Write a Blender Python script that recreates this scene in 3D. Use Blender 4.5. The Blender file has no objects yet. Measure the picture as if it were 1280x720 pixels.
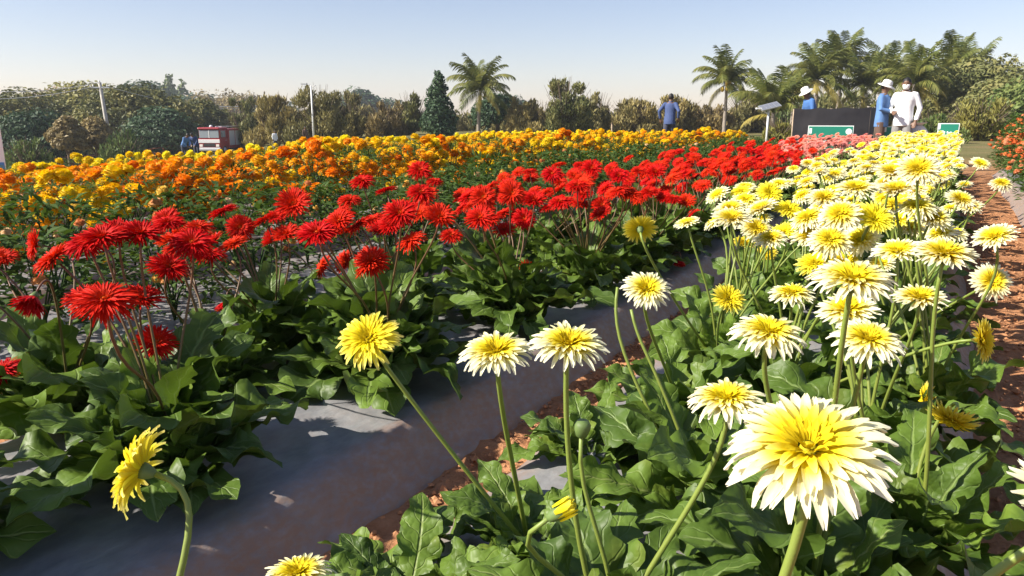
import bpy, math, random
import numpy as np
from mathutils import Vector, Matrix

random.seed(7); np.random.seed(7)
SC = bpy.context.scene
COL = SC.collection
R = math.radians

# ------------------------------------------------------------------ camera
FPX = 930.0; HOR = 148.0; CAMH = 0.95            # focal length in px of a 1280 wide frame, horizon row, eye height
PITCH = math.atan((360 - HOR) / FPX)
YAW = math.atan((555 / FPX) / (math.cos(PITCH) + (360 - HOR) / FPX * math.sin(PITCH)))
cam_d = bpy.data.cameras.new('camera'); cam = bpy.data.objects.new('camera', cam_d); COL.objects.link(cam)
cam_d.sensor_width = 36.0; cam_d.lens = FPX / 1280 * 36.0
cam_d.clip_start = 0.02; cam_d.clip_end = 6000
cam.location = (0, 0, CAMH); cam.rotation_euler = (R(90) - PITCH, 0, YAW)
SC.camera = cam
SC.cycles.max_bounces = 5; SC.cycles.diffuse_bounces = 3; SC.cycles.transmission_bounces = 4; SC.cycles.glossy_bounces = 2; SC.cycles.caustics_reflective = False; SC.cycles.caustics_refractive = False
SC.render.resolution_x = 1024; SC.render.resolution_y = 576

# ------------------------------------------------------------------ light
SUN_AZ = -135.0        # degrees from +Y (rows), negative = to the left
SUN_EL = 37.0
w = bpy.data.worlds.new('World'); SC.world = w; w.use_nodes = True
nt = w.node_tree; nt.nodes.clear()
sky = nt.nodes.new('ShaderNodeTexSky'); sky.sky_type = 'NISHITA'; sky.sun_disc = False
sky.sun_elevation = R(SUN_EL); sky.sun_rotation = R(SUN_AZ)
sky.air_density = 1.0; sky.dust_density = 0.35; sky.ozone_density = 1.6; sky.altitude = 0
bg = nt.nodes.new('ShaderNodeBackground'); bg.inputs[1].default_value = 0.068
wo = nt.nodes.new('ShaderNodeOutputWorld')
tn = nt.nodes.new('ShaderNodeMix'); tn.data_type = 'RGBA'; tn.blend_type = 'MULTIPLY'; tn.inputs[0].default_value = 1.0
tn.inputs[7].default_value = (1.12, .98, 1.03, 1)            # even, slightly warm dry-season air
nt.links.new(sky.outputs[0], tn.inputs[6]); nt.links.new(tn.outputs[2], bg.inputs[0]); nt.links.new(bg.outputs[0], wo.inputs[0])
sl = bpy.data.lights.new('sun', 'SUN'); sl.energy = 4.6; sl.angle = R(0.5); sl.color = (1.0, 0.93, 0.82)
so = bpy.data.objects.new('sun', sl); COL.objects.link(so)
SDIR = Vector((math.sin(R(SUN_AZ)) * math.cos(R(SUN_EL)), math.cos(R(SUN_AZ)) * math.cos(R(SUN_EL)), math.sin(R(SUN_EL))))
so.rotation_euler = SDIR.to_track_quat('Z', 'Y').to_euler()
so.location = SDIR * 40
vs = SC.view_settings
vs.view_transform = 'Standard'; vs.look = 'None'; vs.exposure = 1.1; vs.gamma = 1.0; vs.use_curve_mapping = False

# ------------------------------------------------------------------ pixel helpers
FWD = Vector((-math.sin(YAW), math.cos(YAW), 0)); RGT = Vector((math.cos(YAW), math.sin(YAW), 0))
def ray(u, v):
    a = (u - 640) / FPX; b = (360 - v) / FPX
    fw = math.cos(PITCH) + b * math.sin(PITCH); up = -math.sin(PITCH) + b * math.cos(PITCH)
    return FWD * fw + RGT * a + Vector((0, 0, up))
EYE = Vector((0, 0, CAMH))
def at_depth(u, v, d): return EYE + ray(u, v) * d            # depth along the lens axis
def at_z(u, v, z):
    r = ray(u, v); return EYE + r * ((z - CAMH) / r.z)
def at_dist(u, v, d):                                         # horizontal distance d
    r = ray(u, v); return EYE + r * (d / math.hypot(r.x, r.y))
def az_u(x, y):                                               # picture column of a point on the horizon line
    f = x * FWD.x + y * FWD.y; s = x * RGT.x + y * RGT.y
    if f <= 0.01: return -9999 if s < 0 else 9999
    return 640 + FPX * s / f * (math.cos(PITCH) + (360 - HOR) / FPX * math.sin(PITCH))
def project(p):
    q = Vector(p) - EYE
    s = q.dot(RGT); f0 = q.dot(FWD); z = q.z
    f = f0 * math.cos(PITCH) - z * math.sin(PITCH); up = f0 * math.sin(PITCH) + z * math.cos(PITCH)
    if f < 0.05: return None
    return 640 + FPX * s / f, 360 - FPX * up / f, f
def sstep(a, b, x):
    t = min(1, max(0, (x - a) / (b - a))); return t * t * (3 - 2 * t)
def terrain(x, y):
    r = math.hypot(x, y)
    if r < 8: return 0.0
    u = az_u(x, y)
    k = 1 - sstep(60, 520, u)
    return -3.0 * sstep(9, 75, r) * k - 0.15 * sstep(20, 60, r)

# ------------------------------------------------------------------ mesh helpers
class MB:
    def __init__(s): s.v = []; s.f = []; s.p = []; s.m = []; s.flat = False
    def add(s, V, F, P=None, mi=0):
        o = len(s.v); s.v.extend([tuple(x) for x in V]); s.f.extend([tuple(i + o for i in f) for f in F])
        s.p.extend(P if P is not None else [(0, 0, 0)] * len(V)); s.m.extend([mi] * len(F))
    def mesh(s, name, mats, smooth=True):
        me = bpy.data.meshes.new(name); me.from_pydata(s.v, [], s.f)
        a = me.attributes.new('p', 'FLOAT_VECTOR', 'POINT')
        a.data.foreach_set('vector', np.array(s.p, dtype=np.float32).ravel())
        for m in (mats if isinstance(mats, (list, tuple)) else [mats]): me.materials.append(m)
        if isinstance(mats, (list, tuple)) and len(mats) > 1: me.polygons.foreach_set('material_index', s.m)
        if smooth and not s.flat: me.polygons.foreach_set('use_smooth', [True] * len(s.f))
        me.update(); return me
    def obj(s, name, mats, parent=None, smooth=True): return ob(name, s.mesh(name, mats, smooth), parent)
def ob(name, me, parent=None, mat=None):
    o = bpy.data.objects.new(name, me); COL.objects.link(o)
    if parent is not None: o.parent = parent
    if mat is not None: o.matrix_basis = mat
    return o
def tag(o, label, cat, group=None):
    o['label'] = label; o['category'] = cat
    if group: o['group'] = group
    return o
def struct(o): o['kind'] = 'structure'; return o
def empty(name, loc=(0, 0, 0), rz=0.0):
    o = bpy.data.objects.new(name, None); COL.objects.link(o); o.location = loc; o.rotation_euler = (0, 0, rz)
    o.empty_display_size = 0.1
    return o
def box(mb, c, s, rz=0.0, mi=0, rot=None):
    x, y, z = s[0] / 2, s[1] / 2, s[2] / 2
    V = [Vector((a * x, b * y, e * z)) for e in (-1, 1) for a, b in ((-1, -1), (1, -1), (1, 1), (-1, 1))]
    M = rot if rot is not None else Matrix.Rotation(rz, 3, 'Z'); mb.flat = True
    V = [M @ q + Vector(c) for q in V]
    mb.add(V, [(3, 2, 1, 0), (4, 5, 6, 7), (0, 1, 5, 4), (1, 2, 6, 5), (2, 3, 7, 6), (3, 0, 4, 7)], mi=mi)
def tube(mb, pts, rad, n=6, mi=0, cap=True, flat=None):
    pts = [Vector(p) for p in pts]; V = []; P = []; F = []
    ref = Vector((0.13, 0.31, 0.94))
    for i, p in enumerate(pts):
        t = (pts[min(i + 1, len(pts) - 1)] - pts[max(i - 1, 0)])
        if t.length < 1e-9: t = Vector((0, 0, 1))
        t.normalize()
        if flat is not None: a = Vector(flat) - t * t.dot(Vector(flat))
        else:
            if i == 0: a = t.orthogonal() if abs(t.dot(ref)) > .98 else t.cross(ref)
            else: a = a - t * a.dot(t)
        a.normalize(); b = t.cross(a)
        r = rad[i] if hasattr(rad, '__len__') else rad
        ra, rb = r if hasattr(r, '__len__') else (r, r)
        for k in range(n):
            q = 2 * math.pi * k / n
            V.append(p + a * (ra * math.cos(q)) + b * (rb * math.sin(q))); P.append((i / max(1, len(pts) - 1), k / n, 0))
    for i in range(len(pts) - 1):
        for k in range(n):
            F.append((i * n + k, i * n + (k + 1) % n, (i + 1) * n + (k + 1) % n, (i + 1) * n + k))
    if cap: F.append(tuple(reversed(range(n)))); F.append(tuple((len(pts) - 1) * n + k for k in range(n)))
    mb.add(V, F, P, mi)
def lathe(mb, prof, n=16, mi=0, M=None):
    V = []; F = []
    for r, z in prof:
        for k in range(n):
            q = 2 * math.pi * k / n; V.append(Vector((r * math.cos(q), r * math.sin(q), z)))
    if M is not None: V = [M @ q for q in V]
    for i in range(len(prof) - 1):
        for k in range(n): F.append((i * n + k, i * n + (k + 1) % n, (i + 1) * n + (k + 1) % n, (i + 1) * n + k))
    F.append(tuple(reversed(range(n)))); F.append(tuple((len(prof) - 1) * n + k for k in range(n)))
    mb.add(V, F, None, mi)
def bez(p0, p1, p2, p3, n):
    out = []
    for i in range(n + 1):
        t = i / n; s = 1 - t
        out.append(p0 * (s ** 3) + p1 * (3 * s * s * t) + p2 * (3 * s * t * t) + p3 * (t ** 3))
    return out
def frame(nrm, spin=0.0, loc=(0, 0, 0), sc=1.0):
    q = Vector(nrm).normalized().to_track_quat('Z', 'Y').to_matrix().to_4x4()
    return Matrix.Translation(loc) @ q @ Matrix.Rotation(spin, 4, 'Z') @ Matrix.Scale(sc, 4)
U = random.uniform

# ------------------------------------------------------------------ materials
def mat(name):
    m = bpy.data.materials.new(name); m.use_nodes = True
    n = m.node_tree.nodes; n.clear()
    out = n.new('ShaderNodeOutputMaterial'); b = n.new('ShaderNodeBsdfPrincipled')
    m.node_tree.links.new(b.outputs[0], out.inputs[0])
    return m, n, m.node_tree.links, b, out
def ramp(n, stops, interp='LINEAR'):
    r = n.new('ShaderNodeValToRGB'); cr = r.color_ramp; cr.interpolation = interp
    while len(cr.elements) > 1: cr.elements.remove(cr.elements[-1])
    cr.elements[0].position = stops[0][0]; cr.elements[0].color = (*stops[0][1], 1)
    for p, c in stops[1:]:
        e = cr.elements.new(p); e.color = (*c, 1)
    return r
def noise(n, l, scale, detail=4, rough=.6, co='Object', vec=None):
    t = n.new('ShaderNodeTexNoise'); t.inputs['Scale'].default_value = scale; t.inputs['Detail'].default_value = detail
    t.inputs['Roughness'].default_value = rough
    if vec is None:
        c = n.new('ShaderNodeTexCoord'); l.new(c.outputs[co], t.inputs['Vector'])
    else: l.new(vec, t.inputs['Vector'])
    return t
def mixc(n, l, a, b, fac, mode='MIX'):
    m = n.new('ShaderNodeMix'); m.data_type = 'RGBA'; m.blend_type = mode
    for s, x in ((6, a), (7, b)):
        if isinstance(x, tuple): m.inputs[s].default_value = (*x, 1)
        else: l.new(x, m.inputs[s])
    if isinstance(fac, (int, float)): m.inputs[0].default_value = fac
    else: l.new(fac, m.inputs[0])
    return m.outputs[2]
def bump(n, l, h, strength, dist, b):
    u = n.new('ShaderNodeBump'); u.inputs['Strength'].default_value = strength; u.inputs['Distance'].default_value = dist
    l.new(h, u.inputs['Height']); l.new(u.outputs[0], b.inputs['Normal']); return u
def math_(n, l, op, a, b=None):
    m = n.new('ShaderNodeMath'); m.operation = op
    for i, x in enumerate((a, b)):
        if x is None: continue
        if isinstance(x, (int, float)): m.inputs[i].default_value = x
        else: l.new(x, m.inputs[i])
    return m.outputs[0]
def translucent(n, l, b, out, col, fac, bumpn=None):
    t = n.new('ShaderNodeBsdfTranslucent'); l.new(col, t.inputs[0]) if not isinstance(col, tuple) else setattr(t.inputs[0], 'default_value', (*col, 1))
    mx = n.new('ShaderNodeMixShader'); mx.inputs[0].default_value = fac
    l.new(b.outputs[0], mx.inputs[1]); l.new(t.outputs[0], mx.inputs[2]); l.new(mx.outputs[0], out.inputs[0])
def attrp(n, l):
    a = n.new('ShaderNodeAttribute'); a.attribute_name = 'p'
    s = n.new('ShaderNodeSeparateXYZ'); l.new(a.outputs['Vector'], s.inputs[0]); return a, s
def plain(name, col, rough=.6, metal=0.0, var=0.0, scale=8, spec=.5, bmp=0):
    m, n, l, b, o = mat(name)
    b.inputs['Base Color'].default_value = (*col, 1); b.inputs['Roughness'].default_value = rough
    b.inputs['Metallic'].default_value = metal; b.inputs['Specular IOR Level'].default_value = spec
    if var:
        t = noise(n, l, scale)
        r = ramp(n, [(0.25, tuple(c * (1 - var) for c in col)), (0.75, tuple(min(1, c * (1 + var)) for c in col))])
        l.new(t.outputs[0], r.inputs[0]); l.new(r.outputs[0], b.inputs['Base Color'])
        if bmp: bump(n, l, t.outputs[0], bmp, .02, b)
    return m

def petal_mat(name, stops, hue_var=0.0, trans=.3, dark=(0.5, 0.5, 0.5)):
    m, n, l, b, o = mat(name)
    a, s = attrp(n, l)
    r = ramp(n, stops); l.new(s.outputs['Z'], r.inputs[0])
    oi = n.new('ShaderNodeObjectInfo')
    # fine lengthwise stripes on every petal
    st = math_(n, l, 'SINE', math_(n, l, 'MULTIPLY', s.outputs['Y'], 22.0))
    st = math_(n, l, 'MULTIPLY_ADD', st, 0.05); 
    c = r.outputs[0]
    h = n.new('ShaderNodeHueSaturation'); l.new(c, h.inputs['Color'])
    l.new(math_(n, l, 'ADD', math_(n, l, 'MULTIPLY', oi.outputs['Random'], hue_var), 0.5 - hue_var / 2), h.inputs['Hue'])
    l.new(math_(n, l, 'ADD', math_(n, l, 'MULTIPLY', oi.outputs['Random'], .22), .84), h.inputs['Value'])
    l.new(h.outputs[0], b.inputs['Base Color'])
    b.inputs['Roughness'].default_value = .6; b.inputs['Specular IOR Level'].default_value = .12
    bump(n, l, st, .25, .002, b)
    translucent(n, l, b, o, h.outputs[0], trans)
    return m
M_YEL = petal_mat('yellow_gerbera_petal', [(0.0, (.62, .55, .03)), (.12, (.80, .64, .015)), (.40, (.86, .70, .02)), (.54, (.88, .76, .12)), (.68, (.9, .85, .46)), (1, (.92, .90, .70))], .015)
M_YEL2 = petal_mat('deep_yellow_gerbera_petal', [(0.0, (.66, .54, .02)), (.4, (.86, .71, .014)), (.8, (.89, .78, .07)), (1, (.9, .82, .25))], .02)
M_RED = petal_mat('red_gerbera_petal', [(0.0, (.80, .16, .012)), (.16, (.66, .035, .004)), (.5, (.62, .013, .003)), (1, (.66, .020, .004))], .008, .2)
M_PNK = petal_mat('salmon_gerbera_petal', [(0.0, (.7, .3, .05)), (.3, (.72, .22, .16)), (1, (.82, .36, .30))], .02)

def objcol_mat(name, trans=.3, rough=.6):
    m, n, l, b, o = mat(name)
    a, s = attrp(n, l); oi = n.new('ShaderNodeObjectInfo')
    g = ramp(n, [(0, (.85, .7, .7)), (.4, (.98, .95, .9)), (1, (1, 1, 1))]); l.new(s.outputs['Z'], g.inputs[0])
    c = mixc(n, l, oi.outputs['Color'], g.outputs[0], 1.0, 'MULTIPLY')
    l.new(c, b.inputs['Base Color']); b.inputs['Roughness'].default_value = rough; b.inputs['Specular IOR Level'].default_value = .2
    translucent(n, l, b, o, c, trans); return m
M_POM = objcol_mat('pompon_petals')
def varcol_mat(name, stops, trans=.2):
    m, n, l, b, o = mat(name)
    a, s = attrp(n, l); r = ramp(n, stops); l.new(s.outputs['Z'], r.inputs[0])
    l.new(r.outputs[0], b.inputs['Base Color']); b.inputs['Roughness'].default_value = .6; b.inputs['Specular IOR Level'].default_value = .2
    translucent(n, l, b, o, r.outputs[0], trans); return m
M_POMFAR = varcol_mat('far_pompon_petals', [(0, (.9, .36, .006)), (.4, (.9, .54, .008)), (.7, (.9, .68, .012)), (1, (.9, .78, .02))])

def leaf_mat(name, c0, c1, vein, trans=.22, rough=.48, veins=True, tcol=None):
    m, n, l, b, o = mat(name)
    a, s = attrp(n, l); oi = n.new('ShaderNodeObjectInfo')
    t = noise(n, l, 14, 3, .6)
    f = math_(n, l, 'ADD', math_(n, l, 'MULTIPLY', t.outputs[0], .6), math_(n, l, 'MULTIPLY', oi.outputs['Random'], .5))
    r = ramp(n, [(.2, c0), (.85, c1)]); l.new(f, r.inputs[0])
    c = r.outputs[0]
    if veins:
        y = math_(n, l, 'ABSOLUTE', s.outputs['Y'])
        mid = ramp(n, [(0.0, (1, 1, 1)), (.045, (.6, .6, .6)), (.09, (0, 0, 0))]); l.new(y, mid.inputs[0])
        wob = noise(n, l, 22, 2, .5); ph = math_(n, l, 'ADD', math_(n, l, 'SUBTRACT', math_(n, l, 'MULTIPLY', s.outputs['X'], 46.0), math_(n, l, 'MULTIPLY', y, 9.0)), math_(n, l, 'MULTIPLY', wob.outputs[0], 7.0))
        sv = math_(n, l, 'SINE', ph)
        svr = ramp(n, [(.93, (0, 0, 0)), (1, (1, 1, 1))]); l.new(math_(n, l, 'ADD', math_(n, l, 'MULTIPLY', sv, .5), .5), svr.inputs[0])
        c = mixc(n, l, c, vein, math_(n, l, 'MULTIPLY', mid.outputs[0], .8))
        c = mixc(n, l, c, vein, math_(n, l, 'MULTIPLY', svr.outputs[0], .22))
        v = n.new('ShaderNodeTexVoronoi'); v.inputs['Scale'].default_value = 70
        co = n.new('ShaderNodeTexCoord'); l.new(co.outputs['Object'], v.inputs['Vector'])
        h = math_(n, l, 'ADD', math_(n, l, 'MULTIPLY', v.outputs['Distance'], -.8), math_(n, l, 'MULTIPLY', svr.outputs[0], -.5))
        h = math_(n, l, 'ADD', h, math_(n, l, 'MULTIPLY', mid.outputs[0], -1.0))
        bump(n, l, h, .6, .004, b)
        # tired yellowing along some edges
        e = noise(n, l, 9, 2, .5); er = ramp(n, [(.62, (0, 0, 0)), (.75, (1, 1, 1))]); l.new(e.outputs[0], er.inputs[0])
        c = mixc(n, l, c, (.20, .22, .03), math_(n, l, 'MULTIPLY', er.outputs[0], .35))
    else:
        g = ramp(n, [(0, c0), (1, c1)]); l.new(s.outputs['Z'], g.inputs[0]); c = mixc(n, l, c, g.outputs[0], .65)
    l.new(c, b.inputs['Base Color']); b.inputs['Roughness'].default_value = rough; b.inputs['Specular IOR Level'].default_value = .32 if veins else .12
    tc = mixc(n, l, c, tcol or (.18, .30, .02), .5)
    translucent(n, l, b, o, tc, trans); return m
M_GLEAF = leaf_mat('gerbera_leaf', (.040, .078, .012), (.125, .20, .026), (.22, .30, .09), .17)
M_GLEAF2 = leaf_mat('gerbera_leaf_young', (.08, .14, .02), (.16, .25, .035), (.28, .34, .10), .25)
M_MLEAF = leaf_mat('marigold_leaf', (.025, .06, .014), (.075, .13, .03), (0, 0, 0), .2, .5, False)
M_ZLEAF = leaf_mat('zinnia_leaf', (.03, .062, .016), (.085, .135, .035), (0, 0, 0), .2, .65, False)
M_OLEAF = leaf_mat('bush_leaf', (.03, .075, .018), (.10, .17, .04), (0, 0, 0), .2, .5, False)
def stem_mat(name, c0, c1):
    m, n, l, b, o = mat(name); a, s = attrp(n, l)
    r = ramp(n, [(0, c0), (1, c1)]); l.new(s.outputs['X'], r.inputs[0]); l.new(r.outputs[0], b.inputs['Base Color'])
    b.inputs['Roughness'].default_value = .5
    t = noise(n, l, 220, 2); bump(n, l, t.outputs[0], .3, .001, b); return m
M_STEM = stem_mat('green_stem', (.17, .20, .03), (.20, .27, .05))
M_RSTEM = stem_mat('reddish_stem', (.10, .10, .025), (.15, .055, .03))
M_CALYX = plain('calyx', (.11, .17, .045), .6, var=.3, scale=60)

def soil_mat(name, c0, c1, c2, scale):
    m, n, l, b, o = mat(name)
    t = noise(n, l, scale, 8, .7); t2 = noise(n, l, scale * .12, 3, .5); v = n.new('ShaderNodeTexVoronoi'); v.inputs['Scale'].default_value = scale * 3
    co = n.new('ShaderNodeTexCoord'); l.new(co.outputs['Object'], v.inputs['Vector'])
    r = ramp(n, [(.25, c0), (.55, c1), (.8, c2)]); l.new(t.outputs[0], r.inputs[0])
    c = mixc(n, l, r.outputs[0], c0, math_(n, l, 'MULTIPLY', t2.outputs[0], .5))
    l.new(c, b.inputs['Base Color']); b.inputs['Roughness'].default_value = .95; b.inputs['Specular IOR Level'].default_value = .15
    h = math_(n, l, 'ADD', t.outputs[0], math_(n, l, 'MULTIPLY', v.outputs['Distance'], .5)); bump(n, l, h, .9, .03, b)
    return m
M_SOIL = soil_mat('red_soil', (.15, .062, .028), (.30, .135, .062), (.40, .20, .10), 9)
M_CLOD = plain('soil_clod', (.40, .20, .10), .95, var=.35, scale=30, spec=.1)
def ground_mat():
    m, n, l, b, o = mat('field_ground')
    t = noise(n, l, 9, 8, .7); t2 = noise(n, l, .25, 5, .6); v = n.new('ShaderNodeTexVoronoi'); v.inputs['Scale'].default_value = 30
    co = n.new('ShaderNodeTexCoord'); l.new(co.outputs['Object'], v.inputs['Vector'])
    r = ramp(n, [(.22, (.20, .085, .038)), (.5, (.42, .20, .095)), (.78, (.56, .30, .16))]); l.new(t.outputs[0], r.inputs[0])
    g = ramp(n, [(.3, (.10, .10, .035)), (.55, (.17, .15, .06)), (.75, (.24, .16, .08))]); l.new(t2.outputs[0], g.inputs[0])
    a, s = attrp(n, l)
    l.new(mixc(n, l, r.outputs[0], g.outputs[0], s.outputs['X']), b.inputs['Base Color'])
    b.inputs['Roughness'].default_value = .95; b.inputs['Specular IOR Level'].default_value = .12
    h = math_(n, l, 'ADD', t.outputs[0], math_(n, l, 'MULTIPLY', v.outputs['Distance'], .5)); bump(n, l, h, .9, .03, b)
    return m
M_GROUND = ground_mat()
def film_mat():
    m, n, l, b, o = mat('mulch_film')
    a, s = attrp(n, l)
    co = n.new('ShaderNodeTexCoord'); mp = n.new('ShaderNodeMapping'); l.new(co.outputs['Object'], mp.inputs[0])
    mp.inputs['Scale'].default_value = (1, .6, 1)
    wr = noise(n, l, 26, 4, .55, vec=mp.outputs[0]); d = noise(n, l, 5, 6, .7)
    sc = noise(n, l, 60, 3, .6, vec=mp.outputs[0])
    dr = ramp(n, [(.42, (0, 0, 0)), (.70, (1, 1, 1))]); l.new(d.outputs[0], dr.inputs[0])
    base = ramp(n, [(.35, (.20, .205, .215)), (.65, (.28, .28, .285))]); l.new(wr.outputs[0], base.inputs[0])
    dirt = math_(n, l, 'ADD', math_(n, l, 'MULTIPLY', dr.outputs[0], .28), math_(n, l, 'MULTIPLY', s.outputs['X'], .62))
    sr = ramp(n, [(.3, (.35, .35, .35)), (.6, (1, 1, 1))]); l.new(sc.outputs[0], sr.inputs[0])
    dirt = math_(n, l, 'MULTIPLY', dirt, sr.outputs[0])
    c = mixc(n, l, base.outputs[0], (.30, .17, .10), dirt)
    l.new(c, b.inputs['Base Color'])
    rr = math_(n, l, 'ADD', math_(n, l, 'MULTIPLY', dirt, .4), .33); l.new(rr, b.inputs['Roughness'])
    b.inputs['Specular IOR Level'].default_value = .55
    h = math_(n, l, 'ADD', wr.outputs[0], math_(n, l, 'MULTIPLY', d.outputs[0], .5)); bump(n, l, h, .3, .012, b)
    return m
M_FILM = film_mat()

def crown_mat(name, c0, c1, c2, trans=.22):
    m, n, l, b, o = mat(name)
    a, s = attrp(n, l)
    t = noise(n, l, .7, 3, .6)
    f = math_(n, l, 'ADD', math_(n, l, 'MULTIPLY', math_(n, l, 'SUBTRACT', t.outputs[0], .12), 1.05), math_(n, l, 'MULTIPLY', s.outputs['Z'], .35))
    r = ramp(n, [(.28, c0), (.55, c1), (.85, c2)]); l.new(f, r.inputs[0])
    l.new(r.outputs[0], b.inputs['Base Color']); b.inputs['Roughness'].default_value = .55; b.inputs['Specular IOR Level'].default_value = .3
    translucent(n, l, b, o, r.outputs[0], trans); return m
CM = {
 'mango': crown_mat('mango_crown', (.034, .052, .015), (.11, .118, .03), (.28, .24, .06)),
 'dark': crown_mat('dark_crown', (0.025, 0.056, 0.025), (0.045, 0.088, 0.035), (0.079, 0.131, 0.052)),
 'olive': crown_mat('olive_crown', (.09, .10, .025), (.22, .21, .05), (.36, .32, .08)),
 'brown': crown_mat('brown_crown', (.12, .095, .04), (.24, .18, .07), (.34, .26, .10)),
 'russet': crown_mat('russet_crown', (.09, .07, .03), (.24, .13, .07), (.32, .19, .08)),
 'scrub': crown_mat('scrub_crown', (0.131, 0.126, 0.045), (0.245, 0.219, 0.081), (0.350, 0.298, 0.123)),
 'scrubg': crown_mat('green_scrub_crown', (0.088, 0.108, 0.035), (0.175, 0.184, 0.060), (0.280, 0.254, 0.088)),
 'khaki': crown_mat('khaki_crown', (0.175, 0.154, 0.056), (0.333, 0.271, 0.096), (0.455, 0.367, 0.149)),
 'green': crown_mat('green_crown', (0.052, 0.096, 0.025), (0.123, 0.175, 0.045), (0.245, 0.280, 0.079)),
}
M_BARK = plain('bark', (.14, .10, .07), .9, var=.4, scale=4, spec=.2)
M_PBARK = plain('palm_bark', (.27, .23, .19), .9, var=.3, scale=7, spec=.2)
M_TWIG = plain('twig', (.15, .115, .08), .9, spec=.2)
M_FROND = crown_mat('palm_frond', (.06, .085, .015), (.13, .15, .03), (.24, .23, .055), .3)
M_FRONDY = crown_mat('yellow_palm_frond', (.2, .18, .04), (.34, .28, .06), (.45, .35, .1), .25)
M_WHITE = plain('white_paint', (.75, .75, .74), .5, var=.06)
M_STEEL = plain('galvanised_steel', (.45, .46, .47), .4, .6, var=.15)
M_CONC = plain('weathered_concrete', (.46, .43, .38), .85, var=.2, scale=5)

# ================================================================== GROUND
def axis(lo, a, b, hi, fine, grow):
    xs = list(np.arange(a, b, fine)); st = fine
    x = a
    left = []
    while x > lo: st *= grow; x -= st; left.append(x)
    st = fine; x = xs[-1]; right = []
    while x < hi: st *= grow; x += st; right.append(x)
    return np.array(left[::-1] + xs + right)
def hnoise(x, y, s):
    return math.sin(x * 3.1 * s + 1.3 * math.sin(y * 2.3 * s)) * math.sin(y * 2.7 * s + 1.7 * math.sin(x * 1.9 * s))
gx = axis(-900, -1.3, 1.0, 900, .035, 1.14); gy = axis(-300, .3, 5.0, 1500, .05, 1.10)
V = []; P = []
for y in gy:
    for x in gx:
        z = terrain(x, y); r = math.hypot(x, y)
        if r < 12: z += (.010 * hnoise(x, y, 4) + .008 * hnoise(x, y, 11) + .006 * hnoise(x + 3, y, 23)) - .004
        V.append((x, y, z)); P.append((sstep(13, 24, r), 0, 0))
nx = len(gx)
F = [(j * nx + i, j * nx + i + 1, (j + 1) * nx + i + 1, (j + 1) * nx + i) for j in range(len(gy) - 1) for i in range(nx - 1)]
mb = MB(); mb.add(V, F, P); struct(mb.obj('ground', M_GROUND))

BEDH = .14
def bed_z(t):         # t = 0..1 across
    e = min(t, 1 - t)
    return BEDH * (sstep(0, .13, e) * .88 + .12 * sstep(.1, .5, e))
def bed(x0, x1, y0, y1, name):
    ys = []; y = y0
    while y < y1: ys.append(y); y += .05 if abs(y) < 4 else .12
    ys.append(y1); nc = 26
    V = []; P = []
    ts = [0, .015, .03, .05, .07, .09, .11, .13, .16] + list(np.linspace(.2, .8, nc - 18)) + [.84, .87, .89, .91, .93, .95, .97, .985, 1]
    for y in ys:
        wob = .02 * math.sin(y * 1.7 + x0 * 5) + .012 * math.sin(y * 4.3 + x0)
        endk = min(1, (y - y0) / .12, (y1 - y) / .12)
        for t in ts:
            e = min(t, 1 - t); edge = 1 - sstep(.10, .17, e)
            x = x0 + (x1 - x0) * t + wob * (1 - 2 * abs(t - .5))* .5 + wob * edge * .5
            z = bed_z(t) * max(0, endk)
            z += (.004 * hnoise(x * 2, y, 6) + .0035 * math.sin((y + x * .8) * 34 + 2 * math.sin(y * 5)) * (edge + .25)) * (1 if e > .01 else 0) * max(0, endk)
            V.append((x, y, z - (.02 if e < .001 else 0))); P.append((edge, t, 0))
    n = len(ts)
    F = [(j * n + i, j * n + i + 1, (j + 1) * n + i + 1, (j + 1) * n + i) for j in range(len(ys) - 1) for i in range(n - 1)]
    mb = MB(); mb.add(V, F, P); o = mb.obj(name, M_FILM); struct(o); o['label'] = 'raised flower bed wrapped in grey plastic mulch film'
    return o
bed(-.94, .17, -.6, 15.2, 'mulch_bed')
bed(-2.22, -1.09, -.6, 15.2, 'mulch_bed')
bed(-3.52, -2.40, -.6, 15.2, 'mulch_bed')
bed(.62, 1.75, 2.0, 15.2, 'mulch_bed')
for k in range(4): bed(-4.80 - 1.30 * k, -3.70 - 1.30 * k, .6, 17.0, 'mulch_bed')

def bedtop(x):
    for a, b in ((-.94, .17), (-2.22, -1.09), (-3.52, -2.40), (.62, 1.75), (-4.8, -3.7), (-6.1, -5.0), (-7.4, -6.3), (-8.7, -7.6)):
        if a <= x <= b: return bed_z((x - a) / (b - a))
    return 0.0

# loose clods and dry bits in the furrows (uncountable)
mb = MB()
def clod(c, r):
    V = []
    for a, b, e in ((1, 0, 0), (-1, 0, 0), (0, 1, 0), (0, -1, 0), (0, 0, 1), (0, 0, -1)):
        k = r * U(.6, 1.25); V.append((c[0] + a * k, c[1] + b * k, c[2] + e * k * .7))
    mb.add(V, [(0, 2, 4), (2, 1, 4), (1, 3, 4), (3, 0, 4), (2, 0, 5), (1, 2, 5), (3, 1, 5), (0, 3, 5)])
for i in range(2600):
    if i % 5 < 3: x = U(.19, .62); y = U(1.0, 9.0)
    else: x = U(-1.1, -.93); y = U(.7, 5.0)
    clod((x, y, .004), abs(random.gauss(0, 1)) * .006 + .003)
o = mb.obj('soil_clods', M_CLOD, smooth=False); o['kind'] = 'stuff'; o['label'] = 'loose red soil clods scattered along the furrows'; o['category'] = 'soil'

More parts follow.
